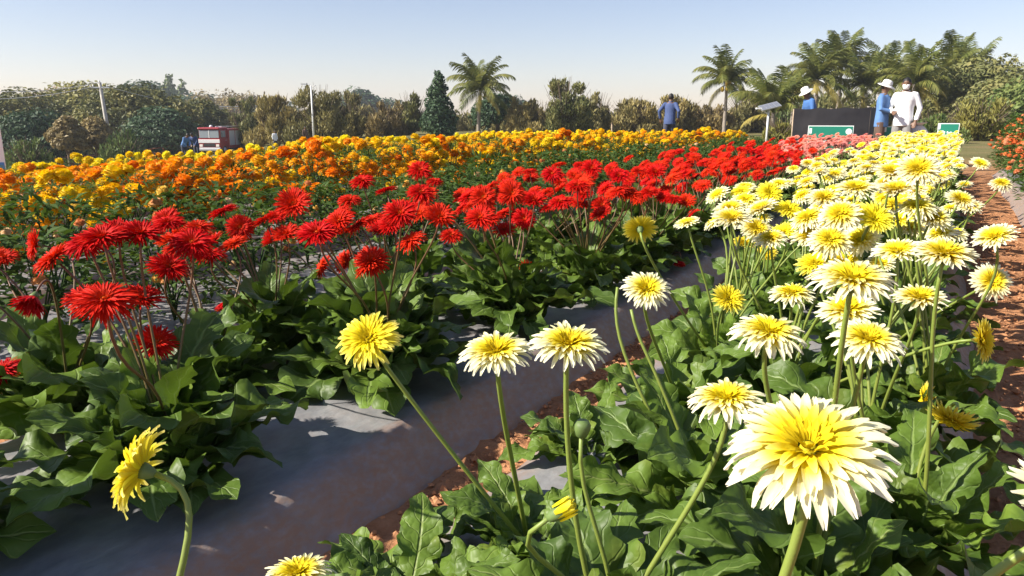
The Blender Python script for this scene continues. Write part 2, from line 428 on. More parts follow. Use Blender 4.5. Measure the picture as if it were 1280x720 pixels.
# ================================================================== GERBERA PARTS
def leaf_mesh(seed, L=.24, W=.040, arch=1.0, fold=.25, lobes=6, ruff=1.0, mat_=None, nr=32, nc=6):
    rd = random.Random(seed); V = []; P = []; F = []
    th = R(18 * arch); px = 0.0; pz = 0.0; ph = rd.uniform(0, 6); ph2 = rd.uniform(0, 6)
    twist = rd.uniform(-.35, .35); bendx = rd.uniform(-.35, .35)
    for i in range(nr + 1):
        s = i / nr
        prof = max(.0, math.sin(math.pi * min(1, s ** .8)) ** .75) * (.55 + .7 * s) if s > .16 else 0
        w = W * max(prof, .0) + .0028 * (1 - s)
        if s > .16:
            lb = abs(math.sin(math.pi * lobes * (s - .16) / .84 + ph * .3))
            w *= (.70 + .40 * lb * (1.1 - .45 * s)) * (1 + .05 * rd.uniform(-1, 1))
        if i == nr: w = .0004
        sl = th - s * s * R(62) * arch - s * R(5)
        for k in range(nc + 1):
            t = -1 + 2 * k / nc
            xx = t * w; z = abs(t) * w * fold * (1 - .7 * s)
            z += ruff * .013 * (t * t) * (math.sin(s * 15 + ph + (2.4 if t > 0 else 0)) + .5 * math.sin(s * 31 + ph2 + (1.1 if t > 0 else 0))) * min(1, w / W * 1.5)
            z += ruff * .0030 * math.cos(abs(t) * 5 - s * 46 + ph) * (1 - abs(t)) * min(1, w / W)
            tw = twist * s
            x2 = xx * math.cos(tw) - z * math.sin(tw); z2 = xx * math.sin(tw) + z * math.cos(tw)
            nxv, nzv = -math.sin(sl), math.cos(sl)
            V.append((x2 + bendx * L * s * s * .5, px + nxv * z2, pz + nzv * z2)); P.append((s, t, rd.random()))
        px += math.cos(sl) * L / nr; pz += math.sin(sl) * L / nr
    n = nc + 1
    for i in range(nr):
        for k in range(nc): F.append((i * n + k, i * n + k + 1, (i + 1) * n + k + 1, (i + 1) * n + k))
    return V, F, P
LEAFV = []
for i in range(12):
    LEAFV.append(leaf_mesh(100 + i, L=.225 + .03 * (i % 3), W=.046 + .006 * (i % 4), arch=[.4, .7, 1.0, 1.25][i % 4], fold=[.1, .35, .55][i % 3], lobes=4 + i % 3, ruff=1.0 + .3 * (i % 3)))
LEAFM = []
for i, (V, F, P) in enumerate(LEAFV):
    mb = MB(); mb.add(V, F, P); LEAFM.append(mb.mesh('leaf', M_GLEAF2 if i % 5 == 4 else M_GLEAF))
def rosette_spec(rd, n, spread=1.0, low=12, high=80):
    out = []
    for i in range(n):
        q = i / max(1, n - 1)
        el = low + (high - low) * q ** 1.0 + rd.uniform(-9, 9); az = i * 2.39996 + rd.uniform(-.4, .4)
        sc = rd.uniform(.8, 1.18) * spread * (1.0 - .12 * q); out.append((az, el, sc, rd.uniform(-.35, .35), rd.randrange(12)))
    return out
def leaf_matrix(az, el, sc, roll):
    return Matrix.Rotation(az, 4, 'Z') @ Matrix.Translation((0, .012, .0)) @ Matrix.Rotation(R(el - 10), 4, 'X') @ Matrix.Rotation(roll, 4, 'Y') @ Matrix.Scale(sc, 4)
ROSETTE = []
for k in range(6):
    rd = random.Random(40 + k); mb = MB()
    for az, el, sc, rl, vi in rosette_spec(rd, 26):
        V, F, P = leaf_mesh(100 + vi, L=.27, W=.056, arch=.8, fold=.3, nr=8, nc=2)
        Mx = leaf_matrix(az, el, sc, rl); mb.add([Mx @ Vector(v) for v in V], F, P)
    ROSETTE.append(mb.mesh('foliage', M_GLEAF))

def petal_geo(L, W, droop, nl=5, nw=2, notch=.12, r0=0.0, Rmax=.055, cup=.25, jit=0.0, sag=0.0):
    V = []; P = []; F = []
    for i in range(nl + 1):
        s = i / nl
        w = W * (.45 + .62 * math.sin(math.pi * min(.93, s * .75 + .12)) ** 1.1) * (1 if s < .84 else 1 - .62 * ((s - .84) / .16) ** 1.4)
        for k in range(nw + 1):
            t = -1 + 2 * k / nw
            y = L * s - (notch * L * .4 * (1 if t == 0 else 0) * (1 if i == nl else 0))
            z = -droop * L * s * s + cup * w * abs(t) - sag * L * max(0, s - .6) ** 2
            V.append((t * w * .5 + jit * s * s * L, y, z)); P.append((s, t, min(1, (r0 + L * s) / Rmax)))
    n = nw + 1
    for i in range(nl):
        for k in range(nw): F.append((i * n + k, i * n + k + 1, (i + 1) * n + k + 1, (i + 1) * n + k))
    return V, F, P
KINDS = {   # rings of (count, root radius, length, elevation deg, width, height)
 'yellow': dict(rings=[(27, .010, .044, 3, .0080, .000), (27, .0095, .041, 11, .0078, .0012), (25, .009, .034, 21, .0070, .0025), (24, .0085, .024, 34, .0060, .0035), (24, .0065, .014, 50, .0042, .0042), (18, .004, .009, 70, .003, .005)], Rm=.053),
 'red': dict(rings=[(38, .009, .045, 1, .0052, .000), (38, .009, .042, 11, .0050, .0014), (34, .008, .037, 22, .0046, .0025), (28, .007, .025, 38, .0045, .0035), (22, .005, .012, 58, .0032, .0042)], Rm=.053),
}
def petals(kind, seed, openk=0.0, droop=.12):
    rd = random.Random(seed); K = KINDS[kind]
    for ri, (n, r0, L, el, W, h) in enumerate(K['rings']):
        off = rd.uniform(0, 6)
        for i in range(n):
            a = 2 * math.pi * (i + rd.uniform(-.28, .28)) / n + off
            l = L * rd.uniform(.88, 1.08)
            e = el + openk * (1 - ri * .1) + rd.uniform(-6, 6)
            Mx = Matrix.Rotation(a, 4, 'Z') @ Matrix.Translation((0, r0, h)) @ Matrix.Rotation(R(e), 4, 'X') @ Matrix.Rotation(rd.uniform(-.35, .35), 4, 'Y')
            yield ri, l, W * rd.uniform(.85, 1.12), r0, K['Rm'], droop * rd.uniform(.3, 1.9), rd.uniform(-.12, .12), Mx
def disc_geo(mb, r=.0065, h=.0055):
    V = []; P = []; F = []; n = 10
    for j in range(4):
        q = j / 3 * math.pi / 2
        for k in range(n):
            a = 2 * math.pi * k / n; V.append((r * math.cos(q) * math.cos(a), r * math.cos(q) * math.sin(a), h * math.sin(q))); P.append((0, 0, .02 + .05 * (k % 2)))
    for j in range(3):
        for k in range(n): F.append((j * n + k, j * n + (k + 1) % n, (j + 1) * n + (k + 1) % n, (j + 1) * n + k))
    mb.add(V, F, P)
def head_mesh(kind, seed, material, openk=0, droop=.12, nl=4, skip=0):
    mb = MB()
    for ri, l, W, r0, Rm, dr, jt, Mx in petals(kind, seed, openk, droop):
        if skip and ri % skip == skip - 1 and ri > 1: continue
        V, F, P = petal_geo(l, W, dr, nl, 2, .12, r0, Rm, jit=jt)
        mb.add([Mx @ Vector(v) for v in V], F, P)
    disc_geo(mb)
    return mb.mesh('flower_head', material)
YH = [head_mesh('yellow', 300 + i, M_YEL, [0, 6, -6, 10, 3, -10][i], .1 + .04 * (i % 3)) for i in range(6)]
YH2 = [head_mesh('yellow', 320 + i, M_YEL2, [0, 12, -14][i], .14) for i in range(3)]
YDROOP = [head_mesh('yellow', 330 + i, M_YEL2, 34 + 10 * i, .02) for i in range(2)]
RH = [head_mesh('red', 340 + i, M_RED, [0, 6, -6, 12, -10, 3][i], .1 + .05 * (i % 3)) for i in range(6)]
RDROOP = [head_mesh('red', 350 + i, M_RED, 42 + 8 * i, -.05) for i in range(2)]
PH = [head_mesh('yellow', 360 + i, M_PNK, [0, 8, -8][i], .1, 3) for i in range(3)]
# single petals for the flowers close to the lens
PETM = {}
def petal_mesh(kind, ri, var, material):
    k = (kind, ri, var, material.name)
    if k not in PETM:
        n, r0, L, el, W, h = KINDS[kind]['rings'][ri]; rd = random.Random(hash((ri, var)) & 999)
        V, F, P = petal_geo(L, W, .12 * rd.uniform(.2, 1.9), 8, 4, .16, r0, KINDS[kind]['Rm'], jit=rd.uniform(-.14, .14), sag=rd.uniform(0, 1.2))
        mb = MB(); mb.add(V, F, P); PETM[k] = mb.mesh('petal', material)
    return PETM[k]
def split_head(parent, Mw, kind, seed, material, openk=0):
    mb = MB(); disc_geo(mb)
    rings = KINDS[kind]['rings']; inner = len(rings) - 2
    lst = list(petals(kind, seed, openk))
    for ri, l, W, r0, Rm, dr, jt, Mx in lst:
        if ri >= inner:
            V, F, P = petal_geo(l, W, dr, 4, 2, .12, r0, Rm, jit=jt); mb.add([Mx @ Vector(v) for v in V], F, P)
    hd = mb.obj('flower_head', material, parent); hd.matrix_basis = Mw
    for i, (ri, l, W, r0, Rm, dr, jt, Mx) in enumerate(lst):
        if ri < inner:
            ob('petal', petal_mesh(kind, ri, i % 4, material), hd, Mx @ Matrix.Scale(l / rings[ri][2], 4))
    return hd
def calyx(mb, p, n, r=.010):
    Mx = frame(n, 0, p)
    lathe(mb, [(.0032, -.017), (.0062, -.013), (r, -.004), (r * 1.05, .001)], 10, 1, Mx)

class Plant:
    """crown on a bed, leaves and flowers are added as parts"""
    def __init__(s, name, x, y, label, cat, group, rz=0.0):
        s.c = Vector((x, y, bedtop(x) - .002)); s.e = empty(name, s.c); s.nf = 0
        tag(s.e, label, cat, group)
    def loc(s, p): return Vector(p) - s.c
    def leaves(s, n, seed, spread=1.0, low=8, high=72, merged=False):
        rd = random.Random(seed)
        if merged:
            ob('foliage', ROSETTE[seed % 6], s.e, Matrix.Rotation(rd.uniform(0, 6), 4, 'Z') @ Matrix.Scale(spread * rd.uniform(.95, 1.1), 4)); return
        for az, el, sc, rl, vi in rosette_spec(rd, int(n * 1.5), spread, low, high):
            ob('leaf', LEAFM[vi], s.e, leaf_matrix(az + seed, el, sc, rl))
    def stem(s, head, nrm, stemmat, via=None, r=.0036, seg=10, cal=True):
        h = s.loc(head); n = Vector(nrm).normalized(); end = h - n * .015
        base = Vector((U(-.015, .015), U(-.015, .015), .0))
        d = (end - base).length
        if via is None:
            pts = bez(base, base + Vector((0, 0, d * .4)) + (end - base) * .12, end - n * d * .28, end, seg)
        else:
            q = s.loc(via); c2 = end - n * min(.10, d * .25)
            c1 = (q * 8 - base - c2 * 3 - end) / 3; c1 = c1.lerp(base + Vector((0, 0, d * .35)), .35); c1.z = min(c1.z, end.z)
            pts = bez(base, c1, c2, end, seg + 3)
        mb = MB(); k = len(pts)
        tube(mb, pts, [r * (1.15 - .3 * i / k) for i in range(k)], 7)
        if cal: calyx(mb, h, n)
        return mb.obj('stem', [stemmat, M_CALYX], s.e)
    def flower(s, head, nrm, meshes, stemmat, scale=1.0, via=None, split=None, r=.0036):
        s.stem(head, nrm, stemmat, via, r)
        Mw = frame(nrm, U(0, 6.28), s.loc(head), scale)
        if split: return split_head(s.e, Mw, *split)
        return ob('flower_head', random.choice(meshes), s.e, Mw)
def facing(head, ratio, roll):
    """face normal so that the flower shows an ellipse of this ratio, leaning by roll degrees about the line of sight"""
    v = (EYE - head); e = math.asin(v.z / v.length); hz = Vector((v.x, v.y, 0)).normalized()
    a = e + math.acos(max(-1, min(1, ratio)))
    n = hz * math.cos(a) + Vector((0, 0, math.sin(a)))
    return (Matrix.Rotation(R(roll), 3, v.normalized()) @ n).normalized()

# ------------------------------------------------------------------ yellow bed
YG = 'yellow gerbera plants on the bed beside the soil path'
YLAB = 'pale yellow gerbera plant in the bed along the bare soil path'
ylab = {
 (-.06, .42): 'gerbera plant bearing the biggest cream and yellow bloom over broad leaves',
 (-.50, .62): 'gerbera plant whose yellow bloom leans far out over the plastic on a long stem',
 (-.86, .42): 'gerbera plant with a yellow bloom turned away, seen from behind',
 (-.42, .86): 'gerbera plant with two flat yellow blooms beside a green bud',
}
yplants = []
def yplant(x, y, n, seed, spread=1.0, label=None, merged=False, high=72, low=8):
    side = 'path side' if x > -.36 else 'furrow side'
    p = Plant('gerbera_plant', x, y, label or ('pale yellow gerbera plant on the bed edge along the open soil path' if x > -.36 else 'pale yellow gerbera plant on the bed edge facing the red gerberas'), 'flower plant', None if label else 'yellow gerbera plants on the ' + side); p.leaves(n, seed, spread, low, high, merged); yplants.append(p); return p
for i, (x, y, n, sp) in enumerate([(-.10, .50, 15, 1.05), (-.58, .66, 13, 1.0), (-.36, .92, 16, 1.12), (.02, .80, 15, 1.0), (-.12, 1.18, 18, 1.1),
        (-.36, 1.42, 17, 1.1), (.02, 1.52, 16, 1.0), (-.56, 1.88, 14, 1.0), (-.10, 1.86, 17, 1.1), (-.34, 2.14, 16, 1.1), (.02, 2.25, 16, 1.0), (-.60, 2.42, 14, 1.0),
        (-.16, 2.58, 16, 1.05)]):
    lb = {0: 'gerbera plant bearing the biggest cream and yellow bloom over broad leaves',
          1: 'gerbera plant whose yellow bloom leans out over the plastic film on a long stem',
          2: 'gerbera plant with two flat yellow blooms and a small half-open yellow bud'}.get(i)
    yplant(x, y, n, 500 + i, sp * (1.12 if y > 1 else 1.0), lb, high=70)
for i, (x, y, n, sp) in enumerate([(-.74, .90, 14, .95), (-.62, 1.14, 14, .9), (-.70, 1.60, 12, .9), (-.30, .62, 12, 1.0)]): yplant(x, y, n, 530 + i, sp, None, high=52, low=6)
y = 2.95; i = 0
while y < 15:
    for x in (-.60, -.12):
        yplant(x + U(-.05, .05), y + U(-.06, .06), 16, 540 + i, 1.18, None, y > 4.6); i += 1
    y += .36
pback = Plant('gerbera_plant', -.80, .42, 'gerbera plant with a yellow bloom turned away, seen from behind', 'flower plant', None); pback.leaves(6, 77, .8, 10, 40)

def near_plant(pts, q):
    return min(pts, key=lambda p: (p.c.x - q.x) ** 2 + (p.c.y - q.y) ** 2)
DY = .108
# u, v, width px, ratio, roll, stem-bottom pixel (or None), kind
HY = [(1010, 562, 205, .72, 8, (945, 720), 's'), (908, 500, 98, .45, 6, (870, 640), 's'), (710, 432, 100, .50, -4, (693, 615), 's'), (620, 441, 94, .52, 4, (624, 545), 's'),
 (461, 424, 82, .80, 25, (578, 626), 'sd'), (372, 718, 92, .5, 0, None, 's'), (808, 362, 62, .72, -12, (815, 440), 's'), (960, 416, 94, .46, -6, (955, 480), 's'),
 (1085, 426, 90, .52, -6, (1066, 520), 's'), (1240, 351, 52, .88, -40, (1195, 390), 'n'), (1226, 425, 58, .35, -80, (1140, 475), 'd'), (1060, 388, 78, .5, 8, (1045, 490), 'n'),
 (1065, 351, 104, .42, -4, (1050, 460), 's'), (1150, 373, 68, .38, 0, (1130, 450), 'n'), (990, 367, 60, .38, 2, (985, 430), 'n'), (910, 374, 46, .75, -30, (895, 440), 'd'),
 (1180, 318, 80, .40, -4, None, 'n'), (1122, 315, 62, .42, 6, None, 'n'), (1050, 268, 56, .75, 10, None, 'n'), (1038, 300, 58, .7, -8, None, 'n'), (1012, 296, 50, .45, 10, None, 'n'),
 (1092, 274, 52, .7, -30, None, 'd'), (1075, 300, 54, .7, 20, None, 'n'), (1010, 272, 50, .5, 20, None, 'n'), (945, 286, 48, .6, -25, (935, 360), 'n'), (958, 316, 28, .9, 20, (965, 360), 'd'), (930, 304, 32, .45, 0, (925, 380), 'd'),
 (1140, 286, 38, .5, 0, None, 'n'), (1146, 258, 52, .38, 0, None, 'n'), (1165, 272, 52, .5, -20, None, 'n'), (1190, 524, 66, .25, 165, (1165, 500), 'd'), (1160, 500, 48, .3, 100, (1150, 520), 'd'),
 (1252, 229, 30, .5, -10, (1205, 290), 'n'), (1070, 236, 52, .36, 0, None, 'n'), (1120, 238, 52, .36, 5, None, 'n'), (1115, 215, 46, .4, -5, None, 'n'), (1148, 212, 56, .7, 0, None, 'n'),
 (985, 262, 40, .5, -15, None, 'd'), (962, 241, 36, .8, -20, None, 'd'), (932, 250, 40, .5, 0, None, 'n'), (800, 286, 46, -.75, 8, (828, 390), 'd'), (1020, 330, 52, .6, 10, None, 'd'),
 (1055, 330, 50, .55, -10, None, 'd'), (1100, 330, 40, .5, 0, None, 'n'), (1030, 248, 44, .5, 0, None, 'n'), (1190, 290, 40, .45, -10, None, 'n'), (1225, 205, 26, .5, -20, None, 'n'), (1200, 250, 40, .5, -20, None, 'n')]
nsplit = 0
for u, v, wpx, rat, roll, q, k in HY:
    dia = DY * (.93 if 'd' in k and 's' not in k else 1.0)
    sc = dia / .108
    h = at_depth(u, v, dia * FPX / wpx); 
    n = facing(h, rat, roll)
    if q is not None: via = at_depth(q[0], q[1], dia * FPX / wpx * 1.08)
    else: via = None
    base = via if via is not None else Vector((h.x + .03, h.y + .08, 0))
    if via is not None:                                  # keep the stem a plausible length
        d = (via - h); L = d.length
        if L > .36: via = h + d * (.36 / L)
    if via is not None and h.z - via.z > .05: base = h + (via - h) * min(3.0, (h.z - .12) / (h.z - via.z))
    pl = near_plant(yplants, base)
    if via is not None: via = via.lerp(pl.c + Vector((0, 0, .12)), .15)
    own = {(800, 286): 'gerbera plant whose yellow bloom shows its green back near the red bed', (1190, 526): 'gerbera plant with two nodding deep yellow blooms at the soil path',
           (1240, 351): 'gerbera plant with a round pale yellow bloom leaning over the soil path', (1226, 425): 'gerbera plant with a deep yellow bloom facing sideways over the soil path'}.get((u, v))
    if own and 'group' in pl.e: pl.e['label'] = own; del pl.e['group']
    if 's' in k: pl.flower(h, n, None, M_STEM, sc, via, ('yellow', 700 + int(u), M_YEL2 if 'd' in k else M_YEL, U(-3, 6)), r=.0042)
    else: pl.flower(h, n, YH2 if 'd' in k else YH, M_STEM, sc, via, r=.0038)
# the bloom seen from behind on the far side of its own plant
h = at_depth(178, 588, .90); n = facing(h, -.30, 62)
pback.flower(h, n, None, M_STEM, 1.0, at_depth(232, 690, .86), ('yellow', 811, M_YEL2, 14), r=.0042)
# stem that leaves the frame at the lower right, with its bloom outside
pl = near_plant(yplants, Vector((.05, .6, 0)))
h = at_depth(1345, 640, .58); pl.flower(h, facing(h, .5, -30), YH, M_STEM, 1, at_depth(1215, 704, .60), r=.0042)
# buds
def bud(pl, p, nrm, green, sc=1.0, via=None):
    pl.stem(p, nrm, M_STEM, via, .0034, 8, False)
    mb = MB(); kb = 1.0 if green else .72
    lathe(mb, [(.003, -.018), (.009 * kb, -.013), (.0125 * kb, -.003), (.0125 * kb, .004), (.009 * kb, .010 * kb)], 12, 0)
    if not green:
        V = []
        for i in range(22):
            a = i * 2.4; r0 = .0115 * (1 - i / 26); Vp, F, P = petal_geo(.024, .008, -.12, 3, 2, .1, 0, .03)
            Mx = Matrix.Rotation(a, 4, 'Z') @ Matrix.Translation((0, r0, -.004)) @ Matrix.Rotation(R(80 + i * .3), 4, 'X'); mb.add([Mx @ Vector(x) for x in Vp], F, P, 1)
    o = mb.obj('bud', [M_CALYX, M_YEL2], pl.e); o.matrix_basis = frame(nrm, 0, pl.loc(p), sc)
p2 = yplants[2]
h = at_depth(700, 640, .88); bud(p2, h, (facing(h, .3, -60)), False, 1.0)
h = at_depth(728, 534, 1.05); bud(p2, h, Vector((.1, 0, 1)), True, .95)
h = at_depth(1150, 505, 1.1)
# headless cut stems
for (a, b, d) in (((773, 350), (762, 432), 1.55), ((787, 378), (798, 430), 1.55)):
    h = at_depth(a[0], a[1], d); pl = near_plant(yplants, h + Vector((.05, .05, 0))); pl.stem(h, (at_depth(*a, d) - at_depth(*b, d)), M_STEM, at_depth(b[0], b[1], d), .0036, 8, False)
# farther plants: flowers by rule
for p in yplants:
    if p.c.y < 1.95: continue
    d = p.c.length; k = random.randint(5, 7) if p.c.y < 3 else random.randint(6, 9)
    for j in range(k):
        h = p.c + Vector((U(-.22, .20), U(-.2, .2), U(.40, .56) + .05 * sstep(4, 12, p.c.y)))
        if h.x < -.75: h.x = -.75
        pr = project(h)
        if pr and pr[1] > 300: continue
        lean = Vector((-.25 + U(-.35, .35), -.35 + U(-.3, .2), 1))
        p.flower(h, lean, YH if random.random() < .72 else YH2, M_STEM, U(.8, 1.02))

# ------------------------------------------------------------------ red bed
RG = 'red gerbera plants on the plastic covered bed'
RLAB = 'red gerbera plant with many thin-petalled blooms in the film covered bed'
def rlab(x): return 'red gerbera plant on the bed edge facing the pale yellow gerberas' if x > -1.7 else 'red gerbera plant on the bed edge facing the apricot flowered bushes'
def rgrp(x): return RG + (', yellow side' if x > -1.7 else ', apricot side')
rplants = []
for i, (x, y, n, sp) in enumerate([(-1.50, .98, 22, 1.15), (-1.52, 1.78, 24, 1.2), (-1.48, 2.52, 22, 1.15), (-2.02, 1.05, 18, 1.1), (-1.98, 1.75, 18, 1.1), (-1.98, 2.45, 18, 1.1), (-1.45, 3.2, 20, 1.1), (-1.95, 3.1, 18, 1.1), (-1.86, 1.40, 14, .95), (-1.86, 2.12, 14, .95), (-1.62, .42, 20, 1.15), (-1.56, -.12, 20, 1.15), (-2.02, .30, 18, 1.1)]):
    lb = {0: 'leafy red gerbera plant over the widest bare patch of plastic film', 1: 'red gerbera plant with dense leaves between two bare film patches'}.get(i)
    p = Plant('gerbera_plant', x, y, lb or rlab(x), 'flower plant', None if lb else rgrp(x)); p.leaves(n * 1.5, 800 + i, sp * 1.2, 14, 84); rplants.append(p)
y = 3.75; i = 0
while y < 15:
    for x in (-2.0, -1.46):
        pink = (y > 8.7 and x > -1.7) or y > 12.0
        p = Plant('gerbera_plant', x + U(-.06, .06), y + U(-.07, .07), 'salmon pink gerbera plant at the far end of the red gerbera bed' if pink else rlab(x), 'flower plant', 'salmon gerbera plants' if pink else rgrp(x))
        p.leaves(24, 830 + i, 1.3, 14, 84, y > 4.8); p.pink = pink; rplants.append(p); i += 1
    y += .34
for p in rplants:
    if p.c.y < .5:
        for j in range(6):
            h = p.c + Vector((U(-.24, .1), U(-.2, .15), U(.38, .5))); p.flower(h, Vector((-.2 + U(-.4, .4), -.3 + U(-.4, .3), 1)), RH, M_RSTEM, U(.9, 1.05), r=.003)
DR = .106
HR = [(300, 284, 40, .95, 0, 'n'), (128, 297, 62, .42, 6, 'n'), (148, 290, 60, .5, -4, 'n'), (108, 303, 60, .45, 15, 'n'), (175, 292, 60, .45, -5, 'n'), (240, 303, 58, .6, 0, 'n'), (248, 284, 42, .4, 0, 'n'), (208, 275, 38, .75, 30, 'n'),
 (211, 334, 54, .55, -20, 'n'), (263, 318, 44, .3, -5, 'n'), (367, 255, 48, .8, 20, 'n'), (45, 306, 42, .25, 78, 'n'), (42, 372, 56, .5, 150, 'w'), (130, 375, 88, .5, 2, 'n'), (176, 374, 58, .52, -10, 'n'), (104, 372, 54, .45, 18, 'n'),
 (195, 428, 56, .78, -25, 'n'), (283, 377, 36, .2, 172, 'w'), (343, 300, 34, .3, 60, 'w'), (465, 326, 46, .85, 12, 'n'), (432, 328, 36, .6, 60, 'n'), (396, 291, 54, .55, 10, 'n'), (424, 276, 42, .6, 20, 'n'), (403, 333, 36, .25, 60, 'n'), (525, 212, 36, .7, 0, 'n'),
 (453, 226, 34, .4, 10, 'n'), (500, 266, 47, .75, 5, 'n'), (526, 240, 38, .6, -5, 'n'), (550, 271, 45, .7, -10, 'n'), (604, 246, 38, .9, 0, 'n'), (600, 272, 40, .7, 10, 'n'), (640, 241, 36, .9, -10, 'n'), (655, 273, 32, .9, -10, 'n'), (630, 287, 33, .5, 0, 'n'),
 (564, 294, 33, .5, -5, 'n'), (478, 287, 40, .5, 10, 'n'), (658, 339, 30, .8, -60, 'n'), (684, 270, 20, .2, 175, 'w'), (606, 478, 26, .2, 178, 'w'), (870, 267, 22, .6, 0, 'n'), (740, 210, 30, .7, 0, 'n'), (690, 217, 31, .7, 0, 'n'), (722, 232, 32, .4, 0, 'n'),
 (752, 256, 28, .8, -20, 'n'), (774, 220, 30, .6, 0, 'n'), (812, 240, 28, .4, 0, 'n'), (850, 325, 24, .2, 175, 'w'), (4, 462, 50, .4, 20, 'n'), (4, 322, 40, .5, 0, 'n'), (820, 215, 28, .6, 10, 'n'), (790, 245, 28, .4, 0, 'n'), (700, 252, 32, .5, 10, 'n'), (668, 250, 34, .6, 0, 'n')]
for u, v, wpx, rat, roll, k in HR:
    d = DR * FPX / wpx; h = at_depth(u, v, d); sc = DR / .106
    base = Vector((min(-1.45, h.x - .02), h.y + .14, 0))
    pl = near_plant([p for p in rplants if not getattr(p, 'pink', False)], base)
    via = None
    n = facing(h, rat, roll)
    if k == 'w': via = h + Vector((-.02, .06, .035))
    pl.flower(h, n, RDROOP if k == 'w' else RH, M_RSTEM, sc * U(.95, 1.05), via, r=.0030)
for p in rplants[:10]:                                   # more blooms in the near clumps
    for j in range(5 if p is not rplants[0] else 3):
        h = p.c + Vector((U(-.24, .16), U(-.2, .22), U(.40, .52))); pr = project(h)
        if pr is None or pr[1] > 335: continue
        p.flower(h, Vector((-.2 + U(-.4, .4), -.35 + U(-.4, .3), 1)), RH, M_RSTEM, U(.9, 1.05), r=.003)
for p in rplants:
    if p.c.y < 2.9: continue
    k = random.randint(6, 9)
    pk = getattr(p, 'pink', False)
    for j in range(k):
        h = p.c + Vector((U(-.26, .26), U(-.24, .24), U(.36, .54)))
        lean = Vector((-.25 + U(-.5, .5), -.45 + U(-.4, .3), 1))
        pr = project(h)
        if pr and pr[1] > 262: continue
        p.flower(h, lean, PH if pk else RH, M_RSTEM, U(.85, 1.05), r=.003)

# ================================================================== BUSHY FLOWER PLANTS
def sprig_foliage(seed, n, rx, h, ll, lw, material, z0=.05, stems=8):
    rd = random.Random(seed); mb = MB()
    for i in range(stems):
        a = rd.uniform(0, 6.28); r = rx * rd.uniform(.2, .8)
        e = Vector((r * math.cos(a), r * math.sin(a), h * rd.uniform(.75, 1.0)))
        tube(mb, bez(Vector((0, 0, 0)), Vector((0, 0, h * .3)), e * .7, e, 4), [.006, .005, .004, .003, .002], 4)
    for i in range(n):
        a = rd.uniform(0, 6.28); zz = z0 + (h - z0) * rd.random() ** .7; q = zz / h
        rr = rx * (math.sin(math.pi * min(1, .18 + .72 * q)) ** .6) * (rd.random() ** .35)
        c = Vector((rr * math.cos(a), rr * math.sin(a), zz))
        d = Vector((math.cos(a) + rd.uniform(-.9, .9), math.sin(a) + rd.uniform(-.9, .9), rd.uniform(-.5, .9))).normalized()
        s = d.cross(Vector((rd.uniform(-.5, .5), rd.uniform(-.5, .5), 1))).normalized(); nn = s.cross(d)
        L = ll * rd.uniform(.7, 1.25); W = lw * rd.uniform(.7, 1.2); k = rd.random()
        mb.add([c, c + d * L * .5 + s * W * .5 + nn * L * .08, c + d * L - nn * L * .12, c + d * L * .5 - s * W * .5 + nn * L * .08], [(0, 1, 2, 3)], [(0, 0, k)] * 4)
    return mb.mesh('foliage', material)
def pompon(seed, material, r=.05, flat=.72, n=70, farv=None):
    rd = random.Random(seed); mb = MB()
    # core
    V = []; F = []; k0 = 8
    for j in range(4):
        q = -.5 + j / 3 * (math.pi / 2 + .5)
        for k in range(k0): a = 2 * math.pi * k / k0; V.append((r * .84 * math.cos(q) * math.cos(a), r * .84 * math.cos(q) * math.sin(a), r * .84 * flat * math.sin(q)))
    for j in range(3):
        for k in range(k0): F.append((j * k0 + k, j * k0 + (k + 1) % k0, (j + 1) * k0 + (k + 1) % k0, (j + 1) * k0 + k))
    mb.add(V, F, [(0, 0, .25 if farv is None else farv)] * len(V))
    for i in range(n):
        z = -.45 + 1.43 * (i + .5) / n; a = i * 2.39996 + rd.uniform(-.2, .2); rr = math.sqrt(max(0, 1 - z * z))
        d = Vector((rr * math.cos(a), rr * math.sin(a), z)); d2 = (d + Vector((rd.uniform(-.2, .2), rd.uniform(-.2, .2), rd.uniform(-.15, .25)))).normalized()
        s = d2.cross(Vector((0, 0, 1))); s = s.normalized() if s.length > .05 else Vector((1, 0, 0)); t = s.cross(d2)
        W = r * rd.uniform(.30, .42); c = Vector((d.x, d.y, d.z * flat)) * r * .66; e = Vector((d2.x, d2.y, d2.z * flat)) * r * rd.uniform(.9, 1.08)
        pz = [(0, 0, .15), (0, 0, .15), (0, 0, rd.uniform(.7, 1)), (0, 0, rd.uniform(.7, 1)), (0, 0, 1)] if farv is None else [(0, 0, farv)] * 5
        sg = -1 if z > .2 else 1
        mb.add([c - s * W * .35, c + s * W * .35, e + s * W * .55, e - s * W * .55, (c + e) / 2 + t * W * .2 * sg], [(0, 1, 4), (1, 2, 4), (2, 3, 4), (3, 0, 4)], pz)
    return mb
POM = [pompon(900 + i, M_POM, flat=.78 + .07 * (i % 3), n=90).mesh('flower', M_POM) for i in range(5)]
MFOL = [sprig_foliage(920 + i, 420, .27, .56, .055, .013, M_MLEAF) for i in range(5)]
ZFOL = [sprig_foliage(940 + i, 460, .28, .50, .066, .024, M_ZLEAF, .02) for i in range(4)]
OFOL = [sprig_foliage(960 + i, 520, .36, .80, .07, .022, M_OLEAF) for i in range(4)]
